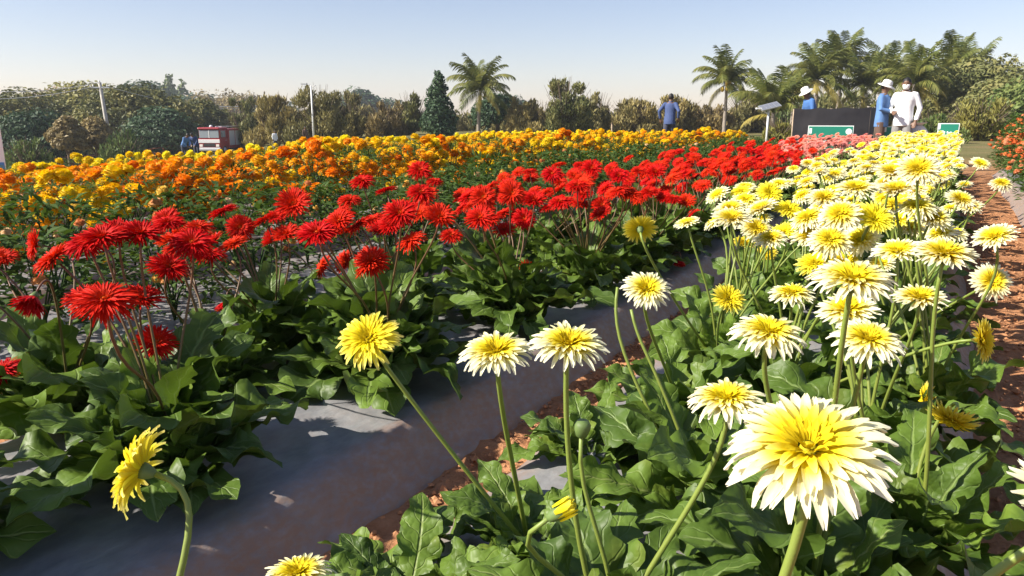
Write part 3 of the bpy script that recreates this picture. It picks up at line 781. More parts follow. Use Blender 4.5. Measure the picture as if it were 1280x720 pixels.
def bush(x, y, name, label, group, fol, nfl, hgt, rx, flr, cols, sc=1.0, hs=1.0, face=None):
    zb = bedtop(x); e = empty(name, (x, y, zb)); tag(e, label, 'flower plant', group)
    ob('foliage', random.choice(fol), e, Matrix.Rotation(U(0, 6.28), 4, 'Z') @ Matrix.Diagonal((sc, sc, hs, 1)))
    for i in range(nfl):
        a = U(0, 6.28); rr = rx * sc * math.sqrt(random.random()); q = rr / (rx * sc)
        z = hgt * hs * (1.0 - .42 * q * q) + U(-.07, .03)
        if random.random() < .25: z -= U(.05, .2)
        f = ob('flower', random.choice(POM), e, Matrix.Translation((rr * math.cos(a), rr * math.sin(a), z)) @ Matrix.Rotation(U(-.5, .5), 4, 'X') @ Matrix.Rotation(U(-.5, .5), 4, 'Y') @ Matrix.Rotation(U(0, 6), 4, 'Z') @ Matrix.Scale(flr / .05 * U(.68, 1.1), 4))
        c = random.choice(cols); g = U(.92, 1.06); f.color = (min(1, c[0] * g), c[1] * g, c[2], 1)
    return e
ORG = [(.9, .34, .004), (.9, .40, .005), (.88, .27, .004), (.9, .48, .006)]
AMB = [(.9, .56, .005), (.9, .63, .008), (.88, .46, .005), (.9, .68, .01)]
LEM = [(.9, .72, .01), (.9, .78, .02), (.88, .65, .01)]
spots = []
for b in range(4):
    cx = -4.25 - 1.30 * b
    for r_, dx in enumerate((-.27, .27)):
        y = 1.0
        while y < 16.9:
            spots.append((cx + dx + U(-.05, .05), y + U(-.08, .08), b, r_)); y += .37
vis = []
for s in spots:
    u = az_u(s[0], s[1])
    if -90 < u < 1120: vis.append((math.hypot(s[0], s[1]) + s[2] * 2.0, s))
vis.sort()
indiv = [s for d, s in vis[:270]]; rest = [s for d, s in vis[270:]]
def marigold_cols(x, y, b):
    t = sstep(3.2, 7.0, y + .35 * (x + 4.2)) + U(-.22, .22)
    if b == 3: return LEM if random.random() < .7 else AMB
    if t < .4: return ORG if random.random() < .85 else AMB
    return AMB if random.random() < .85 else (LEM if b > 0 else ORG)
def tall(x, y):                       # plants stand lower towards the old end of the field and taller towards the screen
    u = az_u(x, y); d = math.hypot(x, y)
    vt = float(np.interp(u, [0, 100, 200, 260, 320, 400, 500, 640, 800, 950, 1000], [194, 188, 187, 184, 173, 166, 165, 160, 160, 156, 155]))
    return min(1.12, max(.66, (CAMH - d * (vt - HOR) / FPX - .19) / .62))
LBL = {0: ('marigold plant covered in deep orange pompon blooms', 'orange marigold plants'), 1: ('marigold plant covered in amber yellow pompon blooms', 'amber marigold plants'), 2: ('marigold plant covered in lemon yellow pompon blooms', 'lemon marigold plants')}
for x, y, b, r_ in indiv:
    c = marigold_cols(x, y, b); k = 0 if c is ORG else (1 if c is AMB else 2)
    bush(x, y, 'marigold_plant', LBL[k][0] + (' in the bed beside the apricot bushes' if b == 0 else ' in the inner marigold beds'), LBL[k][1] + (' beside the apricot bushes' if b == 0 else ' of the inner beds'), MFOL, random.randint(14, 19), .60, .29, .054, c, U(.9, 1.08), tall(x, y) * U(.92, 1.05))
mbf = MB(); mbp = MB()
pl_low = [pompon(970 + i, None, r=.047, flat=.65, n=26, farv=i / 5) for i in range(6)]
fl_low = []
for i in range(2):
    m = MFOL[i]; fl_low.append(([tuple(v.co) for v in m.vertices], [tuple(p.vertices) for p in m.polygons][-420:]))
for x, y, b, r_ in rest:
    zb = bedtop(x); th = tall(x, y); V, F = random.choice(fl_low); used = F[::3]
    idx = sorted({i for f in used for i in f}); mp = {j: i for i, j in enumerate(idx)}; kk = random.random()
    mbf.add([(V[j][0] + x, V[j][1] + y, V[j][2] * th + zb) for j in idx], [tuple(mp[j] for j in f) for f in used], [(0, 0, kk)] * len(idx))
    for i in range(13):
        a = U(0, 6.28); rr = .29 * math.sqrt(random.random()); z = zb + .60 * th * (1 - .35 * (rr / .27) ** 2) + U(-.06, .05)
        g = pl_low[random.choice([1, 2, 3, 4, 5, 5]) if b < 3 else random.choice([3, 4, 5])]; s = U(.75, 1.05)
        mbp.add([(v[0] * s + x + rr * math.cos(a), v[1] * s + y + rr * math.sin(a), v[2] * s + z) for v in g.v], g.f, g.p)
mfield = mbf.obj('marigold_mass', M_MLEAF); mfield['kind'] = 'stuff'; tag(mfield, 'far rows of yellow marigolds merging into one band', 'marigolds')
fp = mbp.obj('flowers', M_POMFAR, mfield); fp['kind'] = 'stuff'

ZC = [(.80, .42, .16), (.82, .5, .10), (.78, .30, .10), (.85, .62, .35), (.8, .55, .08)]
y = 1.2
while y < 15:
    if not 2.3 < y < 2.9: bush(-2.76 + U(-.08, .08), y + .2, 'zinnia_plant', 'low broad-leaved bush with few apricot blooms right behind the red gerberas', 'low apricot bushes behind the red gerberas', ZFOL, random.randint(2, 4), .42, .22, .025, ZC, U(.85, 1.0), U(.7, .85))
    bush(-3.18 + U(-.08, .08), y, 'zinnia_plant', 'broad-leaved bush with faded apricot blooms between red gerberas and marigolds', 'apricot flowering bushes before the marigolds', ZFOL, random.randint(5, 8), .50, .24, .027, ZC, U(.9, 1.1), U(.85, 1.05)); y += U(.38, .5)
OC = [(.82, .26, .08), (.84, .32, .11), (.8, .22, .06), (.85, .42, .22)]
y = 4.2
while y < 15:
    for x in (.92, 1.42):
        bush(x + U(-.07, .07), y + U(-.08, .08), 'flowering_bush', 'tall leafy bush dotted with salmon orange flowers across the soil path', 'salmon orange bushes across the soil path', OFOL, random.randint(42, 54), .80, .38, .029, OC, U(.9, 1.1), U(.9, 1.12))
    y += .48

# ================================================================== TREES
def lobed_crown(rd, W, H, z0, nl, nleaf, ls, material, shape='round', inner=.15, name='crown'):
    """leaf-sized faces spread over and through a set of lobes"""
    lobes = []
    for i in range(nl):
        a = i * 2.39996 + rd.uniform(-.5, .5); q = math.sqrt((i + .5) / nl)
        if shape == 'round': zc = z0 + H * (.30 + .48 * (1 - q * q) + rd.uniform(-.08, .12)); rr = W * .5 * q * .78; r = W * rd.uniform(.19, .28)
        elif shape == 'cone':
            zq = (i + .5) / nl; zc = z0 + H * (.05 + .9 * zq); rr = W * .3 * (1 - zq) ** .7 * rd.uniform(.3, 1); r = W * (.30 * (1 - zq) ** .8 + .07)
        elif shape == 'broad': zc = z0 + H * (.62 + .2 * (1 - q) + rd.uniform(-.1, .1)); rr = W * .5 * q * .85; r = W * rd.uniform(.10, .17)
        else:                                           # scrub: ragged upright sheaf, bushy to the ground
            zq = rd.uniform(.10, 1.0) if i > 8 else rd.uniform(.1, .5); zc = z0 + H * zq; rr = W * .5 * rd.uniform(.1, .85) * (1 - .45 * zq); r = W * rd.uniform(.11, .21) * (1 - .5 * zq)
        lobes.append((rr * math.cos(a), rr * math.sin(a), zc, r, r * rd.uniform(.7, 1.0) if shape != 'scrub' else r * rd.uniform(1.0, 1.6)))
    tot = sum(l[3] ** 2 for l in lobes); V = np.empty((0, 3)); mb = MB()
    for (cx, cy, cz, r, rz) in lobes:
        n = int(nleaf * r * r / tot); tint = rd.random()
        for i in range(n):
            d = Vector((rd.gauss(0, 1), rd.gauss(0, 1), rd.gauss(0, 1))).normalized()
            k = rd.random() ** inner * rd.uniform(.86, 1.06)
            c = Vector((cx + d.x * r * k, cy + d.y * r * k, max(z0 * .3, cz + d.z * rz * k)))
            nn = (d + Vector((rd.gauss(0, .55), rd.gauss(0, .55), rd.gauss(0, .55) + .25))).normalized()
            s = nn.orthogonal().normalized(); s = Matrix.Rotation(rd.uniform(0, 6.28), 3, nn) @ s; t = nn.cross(s)
            a = ls * rd.uniform(.6, 1.4); b = a * rd.uniform(.4, .75)
            if shape == 'scrub':                       # thin upward sprays
                s = (d * .45 + Vector((rd.gauss(0, .35), rd.gauss(0, .35), .9))).normalized(); t = s.cross(nn).normalized(); a *= 1.5; b = a * rd.uniform(.22, .4)
            kk = min(1, max(0, tint * .5 + rd.random() * .5))
            mb.add([c - s * a * .5, c + t * b * .5 + nn * a * .1, c + s * a * .5, c - t * b * .5 + nn * a * .1], [(0, 1, 2, 3)], [(0, 0, kk)] * 4)
    return mb, lobes
def limb_tree(rd, e, H, z0, tr, lobes, material, lean=0):
    mb = MB()
    top = Vector((lean, 0, z0 + H * .35))
    tube(mb, bez(Vector((0, 0, -.3)), Vector((0, 0, z0 * .6)), top * .8, top, 6), [tr * (1.2 - .1 * i) for i in range(7)], 7)
    for l in lobes[:14]:
        c = Vector(l[:3]); st = Vector((lean * .5, 0, max(.3, z0 * rd.uniform(.6, 1.0))))
        tube(mb, bez(st, st + Vector((0, 0, H * .12)), c * .7 + st * .3, c, 5), [tr * .5, tr * .42, tr * .34, tr * .25, tr * .18, tr * .1], 5)
    mb.obj('trunk', material, e)
def tree(u, top, wpx, dist, kind, shape, label, name='tree', nleaf=4200, ls=None, z0f=.12, group=None, seed=None, inner=.15, zbase=None, tr=.16):
    P0 = at_dist(u, HOR, dist); g = terrain(P0.x, P0.y) if zbase is None else zbase
    ztop = at_dist(u, top, dist).z; H = ztop - g; W = wpx / FPX * dist * (1 / math.cos(math.atan((u - 640) / FPX)))
    rd = random.Random(seed if seed is not None else int(u * 7 + top))
    e = empty(name, (P0.x, P0.y, g - .05), rd.uniform(0, 6.28)); tag(e, label, 'tree', group)
    z0 = H * z0f
    mb, lobes = lobed_crown(rd, W, H - z0, z0, 26 if shape != 'cone' else 16, int(nleaf * (1.5 if shape == 'round' else 1.0)), ls or max(.16, dist * (.0052 if shape == 'round' else .0046)), CM[kind], shape, inner)
    mx = max(v[2] for v in mb.v); k = H / mx
    mb.v = [(a, b, c * k) for a, b, c in mb.v]
    mb.obj('crown', CM[kind], e, smooth=False); lobes = [(a, b, c * k, r, q) for a, b, c, r, q in lobes]
    limb_tree(rd, e, H - z0, z0, tr, lobes, M_BARK)
    if shape == 'scrub':                                   # bare twigs poking out of the sheaf
        mt = MB()
        for i in range(60):
            a = rd.uniform(0, 6.28); r = W * .5 * rd.uniform(.15, .9); zz = H * rd.uniform(.6, 1.05) * (1 - .25 * (r / (W * .5)) ** 2)
            ep = Vector((r * math.cos(a), r * math.sin(a), zz)); st = Vector((ep.x * .35, ep.y * .35, H * .2))
            tube(mt, bez(st, st + Vector((0, 0, H * .2)), ep * .85, ep, 4), [.03, .024, .018, .014, .008], 3, cap=False)
        mt.obj('twigs', M_TWIG, e)
    return e
MG = 'mango trees beyond the flower field'
tree(12, 107, 110, 80, 'mango', 'round', 'olive topped mango tree next to the white board', 'mango_tree', 6500)
tree(72, 104, 110, 96, 'russet', 'round', 'russet brown crowned tree behind the mango trees', 'broadleaf_tree', 5000)
tree(112, 99, 84, 88, 'olive', 'round', 'yellow-green rounded tree top behind the leaning pole', 'broadleaf_tree', 5000)
tree(95, 118, 100, 78, 'mango', 'round', 'mid-height mango tree in front of the russet crowned tree', 'mango_tree', 5500)
tree(168, 100, 108, 74, 'mango', 'round', 'tallest wide mango tree just beside the leaning pole', 'mango_tree', 8000)
tree(203, 131, 76, 66, 'dark', 'round', 'low dark green dome-shaped tree beside the red truck', 'broadleaf_tree', 6500, z0f=.03)
tree(44, 133, 66, 60, 'dark', 'round', 'low dark green tree beside two small brown trees', 'broadleaf_tree', 5000, z0f=.04)
tree(80, 142, 31, 52, 'brown', 'round', 'small round brownish tree on a thin pale trunk', 'broadleaf_tree', 3400, z0f=.36, tr=.09)
tree(116, 142, 34, 54, 'brown', 'round', 'small brownish tree below the leaning pole', 'broadleaf_tree', 3400, z0f=.34, tr=.09)
tree(150, 158, 46, 50, 'green', 'scrub', 'low green shrub growing at the foot of the leaning pole', 'shrub', 1800, z0f=.02)
tree(28, 168, 50, 40, 'green', 'scrub', 'low green shrub in front of the dark tree by the white board', 'shrub', 1800, z0f=.02)
tree(252, 120, 66, 78, 'mango', 'round', 'olive and brown mango tree behind the red truck', 'mango_tree', 5500)
tree(270, 134, 50, 90, 'olive', 'round', 'light olive tree glimpsed over the red truck roof', 'broadleaf_tree', 3000)
tree(305, 117, 56, 64, 'scrubg', 'scrub', 'feathery grey-green tree next to the red truck', 'scrub_tree', 5200, z0f=.05, inner=.3)
tree(345, 115, 74, 52, 'khaki', 'scrub', 'khaki scrub tree between the feathery tree and white lamp post', 'scrub_tree', 5200, z0f=.03, inner=.35)
tree(400, 102, 92, 50, 'scrub', 'scrub', 'tall olive scrub tree behind the white lamp post', 'scrub_tree', 6500, z0f=.03, inner=.35)
tree(438, 110, 60, 54, 'scrub', 'scrub', 'olive scrub tree in front of the dark far hilltop grove', 'scrub_tree', 4200, z0f=.03, inner=.35)
tree(482, 122, 64, 52, 'brown', 'scrub', 'brownish twiggy scrub tree left bare near the top', 'scrub_tree', 3800, z0f=.03, inner=.4)
tree(515, 112, 50, 54, 'scrubg', 'scrub', 'yellow-green scrub tree beside the dark conical tree', 'scrub_tree', 3800, z0f=.03, inner=.35)
tree(549, 86, 50, 48, 'dark', 'cone', 'dark conical tree standing beside a lone coconut palm', 'conical_tree', 5200, z0f=.03, inner=.25)
tree(622, 113, 60, 58, 'dark', 'round', 'dark rounded bush behind the lone coconut palm', 'broadleaf_tree', 3400, z0f=.05)
tree(655, 118, 66, 52, 'khaki', 'scrub', 'pale khaki scrub tree beside the lone coconut palm', 'scrub_tree', 4200, z0f=.03, inner=.35)
tree(706, 93, 84, 50, 'scrubg', 'scrub', 'tallest bushy olive green scrub tree in the hedge line', 'scrub_tree', 6500, z0f=.03, inner=.3)
tree(745, 112, 60, 54, 'scrub', 'scrub', 'scrub tree beside the tallest bushy olive tree', 'scrub_tree', 3800, z0f=.03, inner=.35)
tree(792, 119, 76, 54, 'khaki', 'scrub', 'dry khaki scrub tree behind the walking man', 'scrub_tree', 4200, z0f=.02, inner=.38)
tree(842, 116, 70, 56, 'khaki', 'scrub', 'dry khaki scrub with yellow tips behind the walking man', 'scrub_tree', 4200, z0f=.02, inner=.38)
tree(884, 128, 76, 58, 'brown', 'scrub', 'brown scrub behind the palm with a yellow coconut bunch', 'scrub_tree', 4200, z0f=.02, inner=.35)
tree(935, 106, 60, 62, 'scrub', 'scrub', 'thin scrub tree with bare twigs between two palms', 'scrub_tree', 2600, z0f=.05, inner=.5)
tree(925, 130, 70, 64, 'brown', 'scrub', 'low brown scrub behind the solar light trap', 'scrub_tree', 3400, z0f=.02, inner=.35)
for i, (u, t, wp, k) in enumerate([(985, 118, 90, 'green'), (1050, 104, 110, 'scrubg'), (1120, 108, 110, 'olive'), (1170, 112, 80, 'scrubg')]):
    tree(u, t, wp, 74, k, 'scrub', ['green undergrowth behind the first dense palm', 'olive thicket behind the tallest palms', 'yellow-olive thicket behind the man in the white shirt', 'grey-green thicket beside the last palms'][i], 'thicket', 4200, z0f=.02, inner=.3)
tree(1222, 66, 80, 60, 'scrubg', 'round', 'tall olive green tree behind the last palms', 'broadleaf_tree', 5200, z0f=.06)
tree(1258, 76, 90, 56, 'scrubg', 'round', 'broad olive green tree above the salmon orange bushes', 'broadleaf_tree', 5200, z0f=.05)
tree(1300, 84, 80, 52, 'green', 'round', 'green tree at the end of the salmon orange bushes', 'broadleaf_tree', 4200, z0f=.05)
tree(1225, 118, 70, 42, 'olive', 'scrub', 'yellow-green shrub behind the farthest green sign', 'shrub', 3400, z0f=.02, inner=.3)
tree(1170, 138, 60, 36, 'green', 'scrub', 'low green shrub beyond the farthest green sign', 'shrub', 2200, z0f=.02)
tree(975, 146, 50, 34, 'olive', 'scrub', 'low yellow-green shrub beside the black screen', 'shrub', 1600, z0f=.02)
rdh = random.Random(5)
for i in range(15):
    u = 325 + i * 44; tree(u, 128 + rdh.uniform(-6, 8), 74, 66 + rdh.uniform(-3, 6), rdh.choice(['khaki', 'scrub', 'brown', 'scrub']), 'scrub', 'dry scrub bush in the back row of the hedge line', 'scrub_tree', 2400, z0f=.02, inner=.35, group='back row of dry scrub')
# far, hazy
tree(216, 91, 34, 240, 'green', 'cone', 'slim tall tree far off, pale with distance', 'far_tree', 1200, ls=1.3, z0f=.1, inner=.3)
tree(232, 98, 26, 245, 'green', 'cone', 'shorter slim tree beside the slim tall far one', 'far_tree', 900, ls=1.3, z0f=.1, inner=.3)
tree(182, 98, 66, 200, 'dark', 'round', 'bluish far tree peeping over the widest mango', 'far_tree', 2400, ls=1.1)
tree(255, 115, 90, 230, 'dark', 'round', 'low bluish far trees behind the red truck', 'far_tree', 2400, ls=1.1)
tree(290, 109, 84, 190, 'brown', 'broad', 'flat-topped bare branching far tree', 'far_tree', 1500, ls=.8, z0f=.2, inner=.5, tr=.5)
tree(330, 120, 90, 230, 'dark', 'round', 'bluish far tree behind the feathery scrub', 'far_tree', 2000, ls=1.1)
tree(450, 107, 54, 210, 'dark', 'round', 'bluish dome of far trees rising over the scrub', 'far_tree', 2600, ls=1.0)
tree(480, 121, 70, 230, 'dark', 'round', 'low bluish far tree beside the far dome', 'far_tree', 1800, ls=1.1)
tree(635, 118, 60, 220, 'dark', 'round', 'low dark far tree behind the lone coconut palm', 'far_tree', 1800, ls=1.0)

# ------------------------------------------------------------------ coconut palms
def frond_geo(seed, L, up, droop, n=34, ll=.85):
    rd = random.Random(seed); mb = MB(); pts = []
    x = 0.0; z = 0.0; a = R(up)
    for i in range(13):
        pts.append(Vector((0, x, z))); st = L / 12; x += math.cos(a) * st; z += math.sin(a) * st; a -= R(droop) / 12 * (.4 + 1.2 * i / 12)
    tube(mb, pts, [.035 * (1 - .85 * i / 12) + .004 for i in range(13)], 4)
    for i in range(n):
        t = .1 + .9 * i / n; q = t * 12; j = min(11, int(q)); c = pts[j].lerp(pts[j + 1], q - j); tan = (pts[j + 1] - pts[j]).normalized()
        l = ll * L / 3.2 * math.sin(math.pi * (.15 + .8 * t)) ** .6 * rd.uniform(.85, 1.1)
        for s in (-1, 1):
            d = (Vector((s, 0, 0)) * .72 + tan * .62 + Vector((0, 0, -.35 + rd.uniform(-.2, .15)))).normalized()
            wv = tan * .062 * L / 3.2 * rd.uniform(.8, 1.3); k = rd.random(); e = c + d * l + Vector((0, 0, -.22 * l))
            m = c + d * l * .55
            mb.add([c - wv * .5, c + wv * .5, m + wv * .6, e, m - wv * .6], [(0, 1, 2, 4), (4, 2, 3)], [(0, 0, k)] * 5)
    return mb
FR = []
for i, (up, dr) in enumerate([(82, 40), (70, 70), (55, 95), (38, 105), (18, 95), (-8, 70)]):
    for k in range(2): FR.append((i, frond_geo(60 + i * 2 + k, 3.2, up, dr + 12 * k).mesh('frond', M_FROND)))
FRY = [frond_geo(80 + k, 3.2, 5 - 25 * k, 80).mesh('frond', M_FRONDY) for k in range(2)]
M_COCO = plain('coconut', (.55, .36, .05), .5, var=.3, scale=9)
def palm(u, crown_v, dist, sc, label, nf=18, nuts=False, dead=2, upright=False, lean=.0):
    P0 = at_dist(u, HOR, dist); g = terrain(P0.x, P0.y); zc = at_dist(u, crown_v, dist).z; H = zc - g
    rd = random.Random(int(u * 3 + crown_v))
    e = empty('coconut_palm', (P0.x, P0.y, g - .05)); tag(e, label, 'palm tree', None)
    mb = MB(); top = Vector((lean, lean * .5, H))
    pts = bez(Vector((0, 0, 0)), Vector((-lean * .3, 0, H * .35)), top * .75, top, 14)
    tube(mb, pts, [(.17 if i else .24) * sc * (1 - .03 * i) + (.012 if i % 2 else 0) for i in range(15)], 9)
    mb.obj('trunk', M_PBARK, e)
    nf = int(nf * 1.35)
    for i in range(nf):
        q = i / nf; lv = int(q * (3.2 if upright else 5.4)); m = rd.choice([f for k, f in FR if k == min(5, lv)])
        ob('frond', m, e, Matrix.Translation(top) @ Matrix.Rotation(i * 2.39996 + rd.uniform(-.3, .3), 4, 'Z') @ Matrix.Rotation(rd.uniform(-.4, .4), 4, 'Y') @ Matrix.Scale(sc * rd.uniform(.85, 1.1), 4))
    for i in range(dead):
        ob('frond', rd.choice(FRY), e, Matrix.Translation(top - Vector((0, 0, .1))) @ Matrix.Rotation(rd.uniform(0, 6.28), 4, 'Z') @ Matrix.Scale(sc * rd.uniform(.7, .95), 4))
    if nuts:
        for i in range(9):
            mbn = MB(); lathe(mbn, [(.02, -.16), (.09, -.11), (.13, 0), (.09, .11), (.02, .15)], 8)
            d = (EYE - P0).normalized(); a = rd.uniform(-.9, .9); dd = Matrix.Rotation(a, 3, 'Z') @ Vector((d.x, d.y, 0))
            o = mbn.obj('coconut', M_COCO, e); o.location = top + dd * rd.uniform(.2, .42) + Vector((0, 0, rd.uniform(-.5, .15)))
    return e
palm(598, 112, 52, .82, 'lone coconut palm standing beside the dark conical tree', 20, lean=.15)
palm(906, 102, 50, .74, 'coconut palm with a yellow coconut bunch and a bare straight trunk', 20, True)
palm(966, 140, 46, .86, 'short palm with upright dense fronds behind the light trap', 16, upright=True, dead=1)
palm(1018, 98, 58, .95, 'palm drooping yellow fronds above the black screen', 18, dead=5)
palm(1046, 80, 66, .98, 'tallest palm of the grove behind the black screen', 19)
palm(1076, 108, 60, .9, 'palm between the tallest palm and the man in the blue shirt', 17, dead=3)
palm(1106, 98, 64, .95, 'palm rising behind the man with the white hat and blue shirt', 18, dead=3)
palm(1138, 104, 56, .88, 'palm with a hanging yellow frond behind the man in white', 17, dead=5)
palm(1182, 94, 62, .95, 'palm with pale hanging fronds beside the tall olive tree', 18, dead=5)
palm(1206, 92, 72, 1.0, 'farther palm half hidden by the tall olive tree', 18)
palm(990, 116, 66, .8, 'farther palm between the short upright palm and the drooping one', 16, dead=3)
palm(1160, 110, 70, .85, 'farther palm between the hanging-frond palms', 16, dead=3)

# ================================================================== POLES, WIRES, SIGNS, SCREEN
def grounded(u, d): p = at_dist(u, HOR, d); return Vector((p.x, p.y, terrain(p.x, p.y)))
b = grounded(136, 64); t = at_dist(124.5, 103, 63.0)
e = empty('utility_pole', b); tag(e, 'leaning grey concrete utility pole among the mango trees', 'pole')
mb = MB(); tube(mb, [Vector((0, 0, -.2)), t - b], [.17, .11], 6); mb.obj('post', M_CONC, e)
mb = MB(); tt = t - b; box(mb, tt - Vector((0, 0, .35)), (1.3, .09, .09), YAW); mb.obj('crossarm', M_STEEL, e)
for s in (-.5, 0, .5):
    mb = MB(); lathe(mb, [(.03, 0), (.06, .05), (.03, .1), (.05, .15)], 8); o = mb.obj('insulator', M_WHITE, e); o.location = tt + RGT * s + Vector((0, 0, -.3 if s else 0))
def wire(a, b, sag, label, r=.018):
    pts = [a.lerp(b, i / 14) - Vector((0, 0, sag * 4 * (i / 14) * (1 - i / 14))) for i in range(15)]
    mb = MB(); tube(mb, pts, r, 4); tag(mb.obj('overhead_wire', M_WIRE), label, 'wire')
M_WIRE = plain('wire', (.45, .46, .48), .6)
wire(t, at_dist(-140, 99, 60), .7, 'thin overhead wire running out from the top of the leaning pole')
wire(t - Vector((0, 0, .3)) - RGT * .5, at_dist(-140, 117, 62), .6, 'lower overhead wire running out from the leaning pole crossarm')
wire(t - Vector((0, 0, .3)) + RGT * .5, at_dist(330, 132, 120), .9, 'overhead wire running from the leaning pole past the mango tree')
wire(at_dist(205, 131, 110), at_dist(330, 132, 118), .2, 'pale level wire above the red truck', .05)

b = grounded(391, 49); e = empty('lamp_post', b); tag(e, 'slim white lamp post with a short arm in front of scrub trees', 'lamp post')
tz = at_dist(389.5, 107, 49).z - b.z
mb = MB(); tube(mb, [Vector((0, 0, -.1)), Vector((0, 0, tz * .5)), Vector((0, 0, tz))], [.075, .06, .05], 8); mb.obj('post', M_WHITE, e)
mb = MB(); tube(mb, [Vector((0, 0, tz - .1)), -RGT * .1 + Vector((0, 0, tz + .05)), -RGT * .35 + Vector((0, 0, tz + .1))], .03, 6); tube(mb, [Vector((0, 0, tz - .12)), RGT * .3 + Vector((0, 0, tz + .02))], .025, 6); mb.obj('arm', M_WHITE, e)
mb = MB(); box(mb, -RGT * .42 + Vector((0, 0, tz + .09)), (.36, .14, .06), YAW); mb.obj('lamp_head', M_STEEL, e)

b = grounded(960, 27); e = empty('solar_light_trap', b); tag(e, 'small solar panel on a white post with a slanted arm', 'solar lamp')
z1 = at_dist(960, 134, 27).z - b.z
mb = MB(); tube(mb, [Vector((0, 0, -.05)), Vector((0, 0, z1))], .035, 8); mb.obj('post', M_WHITE, e)
M_SOLAR = plain('solar_cells', (.16, .17, .2), .25)
mb = MB(); Mr = Matrix.Rotation(YAW, 3, 'Z') @ Matrix.Rotation(R(-14), 3, 'Y') @ Matrix.Rotation(R(20), 3, 'X'); box(mb, Vector((0, 0, z1 + .03)) + RGT * .03, (.64, .45, .035), rot=Mr); pn = mb.obj('panel', M_STEEL, e)
mb = MB()
for i in range(4):
    for j in range(2): box(mb, Vector((0, 0, z1 + .03)) + RGT * .03 + Mr @ Vector((-.225 + .15 * i, -.1 + .2 * j, .020)), (.135, .18, .004), rot=Mr)
mb.obj('cells', M_SOLAR, pn)
mb = MB(); tube(mb, [Vector((0, 0, z1 - .22)), -RGT * .3 + Vector((0, 0, z1 - .06))], .022, 6); mb.obj('arm', M_WHITE, e)
mb = MB(); box(mb, -RGT * .33 + Vector((0, 0, z1 - .04)), (.18, .12, .05), YAW); mb.obj('lamp_head', M_WHITE, e)

M_SGREEN = plain('sign_green', (.012, .20, .13), .45, var=.06); M_SWHITE = plain('sign_white', (.78, .80, .78), .5)
def sign(u0, u1, v0, v1, d, label, ntxt, seed, disc=True):
    a = at_dist(u0, v0, d); c = at_dist(u1, v0, d); zb = at_dist((u0 + u1) / 2, v1, d).z; g = 0.0
    mid = (a + c) / 2; W = (c - a).length; H = mid.z - zb; rz = math.atan2((c - a).y, (c - a).x)
    e = empty('field_sign', (mid.x, mid.y, g), rz); tag(e, label, 'sign', None)
    zc = mid.z - H / 2; rd = random.Random(seed)
    mb = MB(); box(mb, (0, 0, zc), (W, .025, H)); mb.obj('board', M_SWHITE, e)
    mb = MB(); box(mb, (0, -.0145, zc), (W - .03, .008, H - .03)); face = mb.obj('face', M_SGREEN, e)
    for s in (-.36, .36):
        mb = MB(); box(mb, (s * W, .03, (zc + H / 2) / 2 - .03), (.04, .03, zc + H / 2 - .08)); mb.obj('post', M_STEEL, e)
    mb = MB(); x = -W * .36                               # washed-out marks, not legible in the photograph
    for i in range(ntxt):
        w_ = rd.uniform(.05, .10)
        for k in range(3): box(mb, (x + w_ * (k + .5) / 3, -.0205, zc - H * .20 + rd.uniform(-.02, .02)), (w_ / 3 * .75, .004, rd.uniform(.035, .075)))
        box(mb, (x + w_ / 2, -.021, zc - H * .20 - .03), (w_, .004, .014)); x += w_ + rd.uniform(.008, .02 + .5 * (rd.random() < .18))
        if x > W * .38: break
    mb.obj('lettering', M_SWHITE, face)
    mb = MB(); box(mb, (-W * .44, -.0205, zc + H * .27), (.045, .004, .10)); mb.obj('mark', M_SWHITE, face)
    if disc:
        mb = MB(); lathe(mb, [(.055, 0), (.055, .004)], 18, 0, Matrix.Translation((W * .40, -.0185, zc + H * .25)) @ Matrix.Rotation(R(90), 4, 'X')); mb.flat = True; mb.obj('emblem', M_SWHITE, face)
sign(1010.5, 1067.5, 157, 186, 15.6, 'green sign with white border in front of the black screen', 9, 3)
sign(1105, 1140, 158, 175, 17.0, 'green sign mostly hidden by pink flowers at the men\'s feet', 6, 4, False)
sign(1173, 1200, 154, 172, 16.0, 'small green sign where the pale yellow bed ends', 6, 5, False)
b = grounded(-6, 13); e = empty('notice_board', (b.x, b.y, b.z), YAW + .45); tag(e, 'white board with a blue lower band at the marigold field edge', 'sign')
zt = at_dist(-6, 160, 13).z - b.z
mb = MB(); box(mb, (-.30, 0, zt - .35), (.68, .03, .7)); bd = mb.obj('board', M_SWHITE, e)
mb = MB(); box(mb, (-.30, -.019, zt - .58), (.66, .008, .2)); mb.obj('band', plain('sign_blue', (.06, .22, .5), .5), bd)
mb = MB(); tube(mb, [(-.5, .03, -.1), (-.5, .03, zt - .05)], .025, 6); mb.obj('post', M_STEEL, e)
mb = MB(); tube(mb, [(-.05, .03, -.1), (-.05, .03, zt - .05)], .025, 6); mb.obj('post', M_STEEL, e)

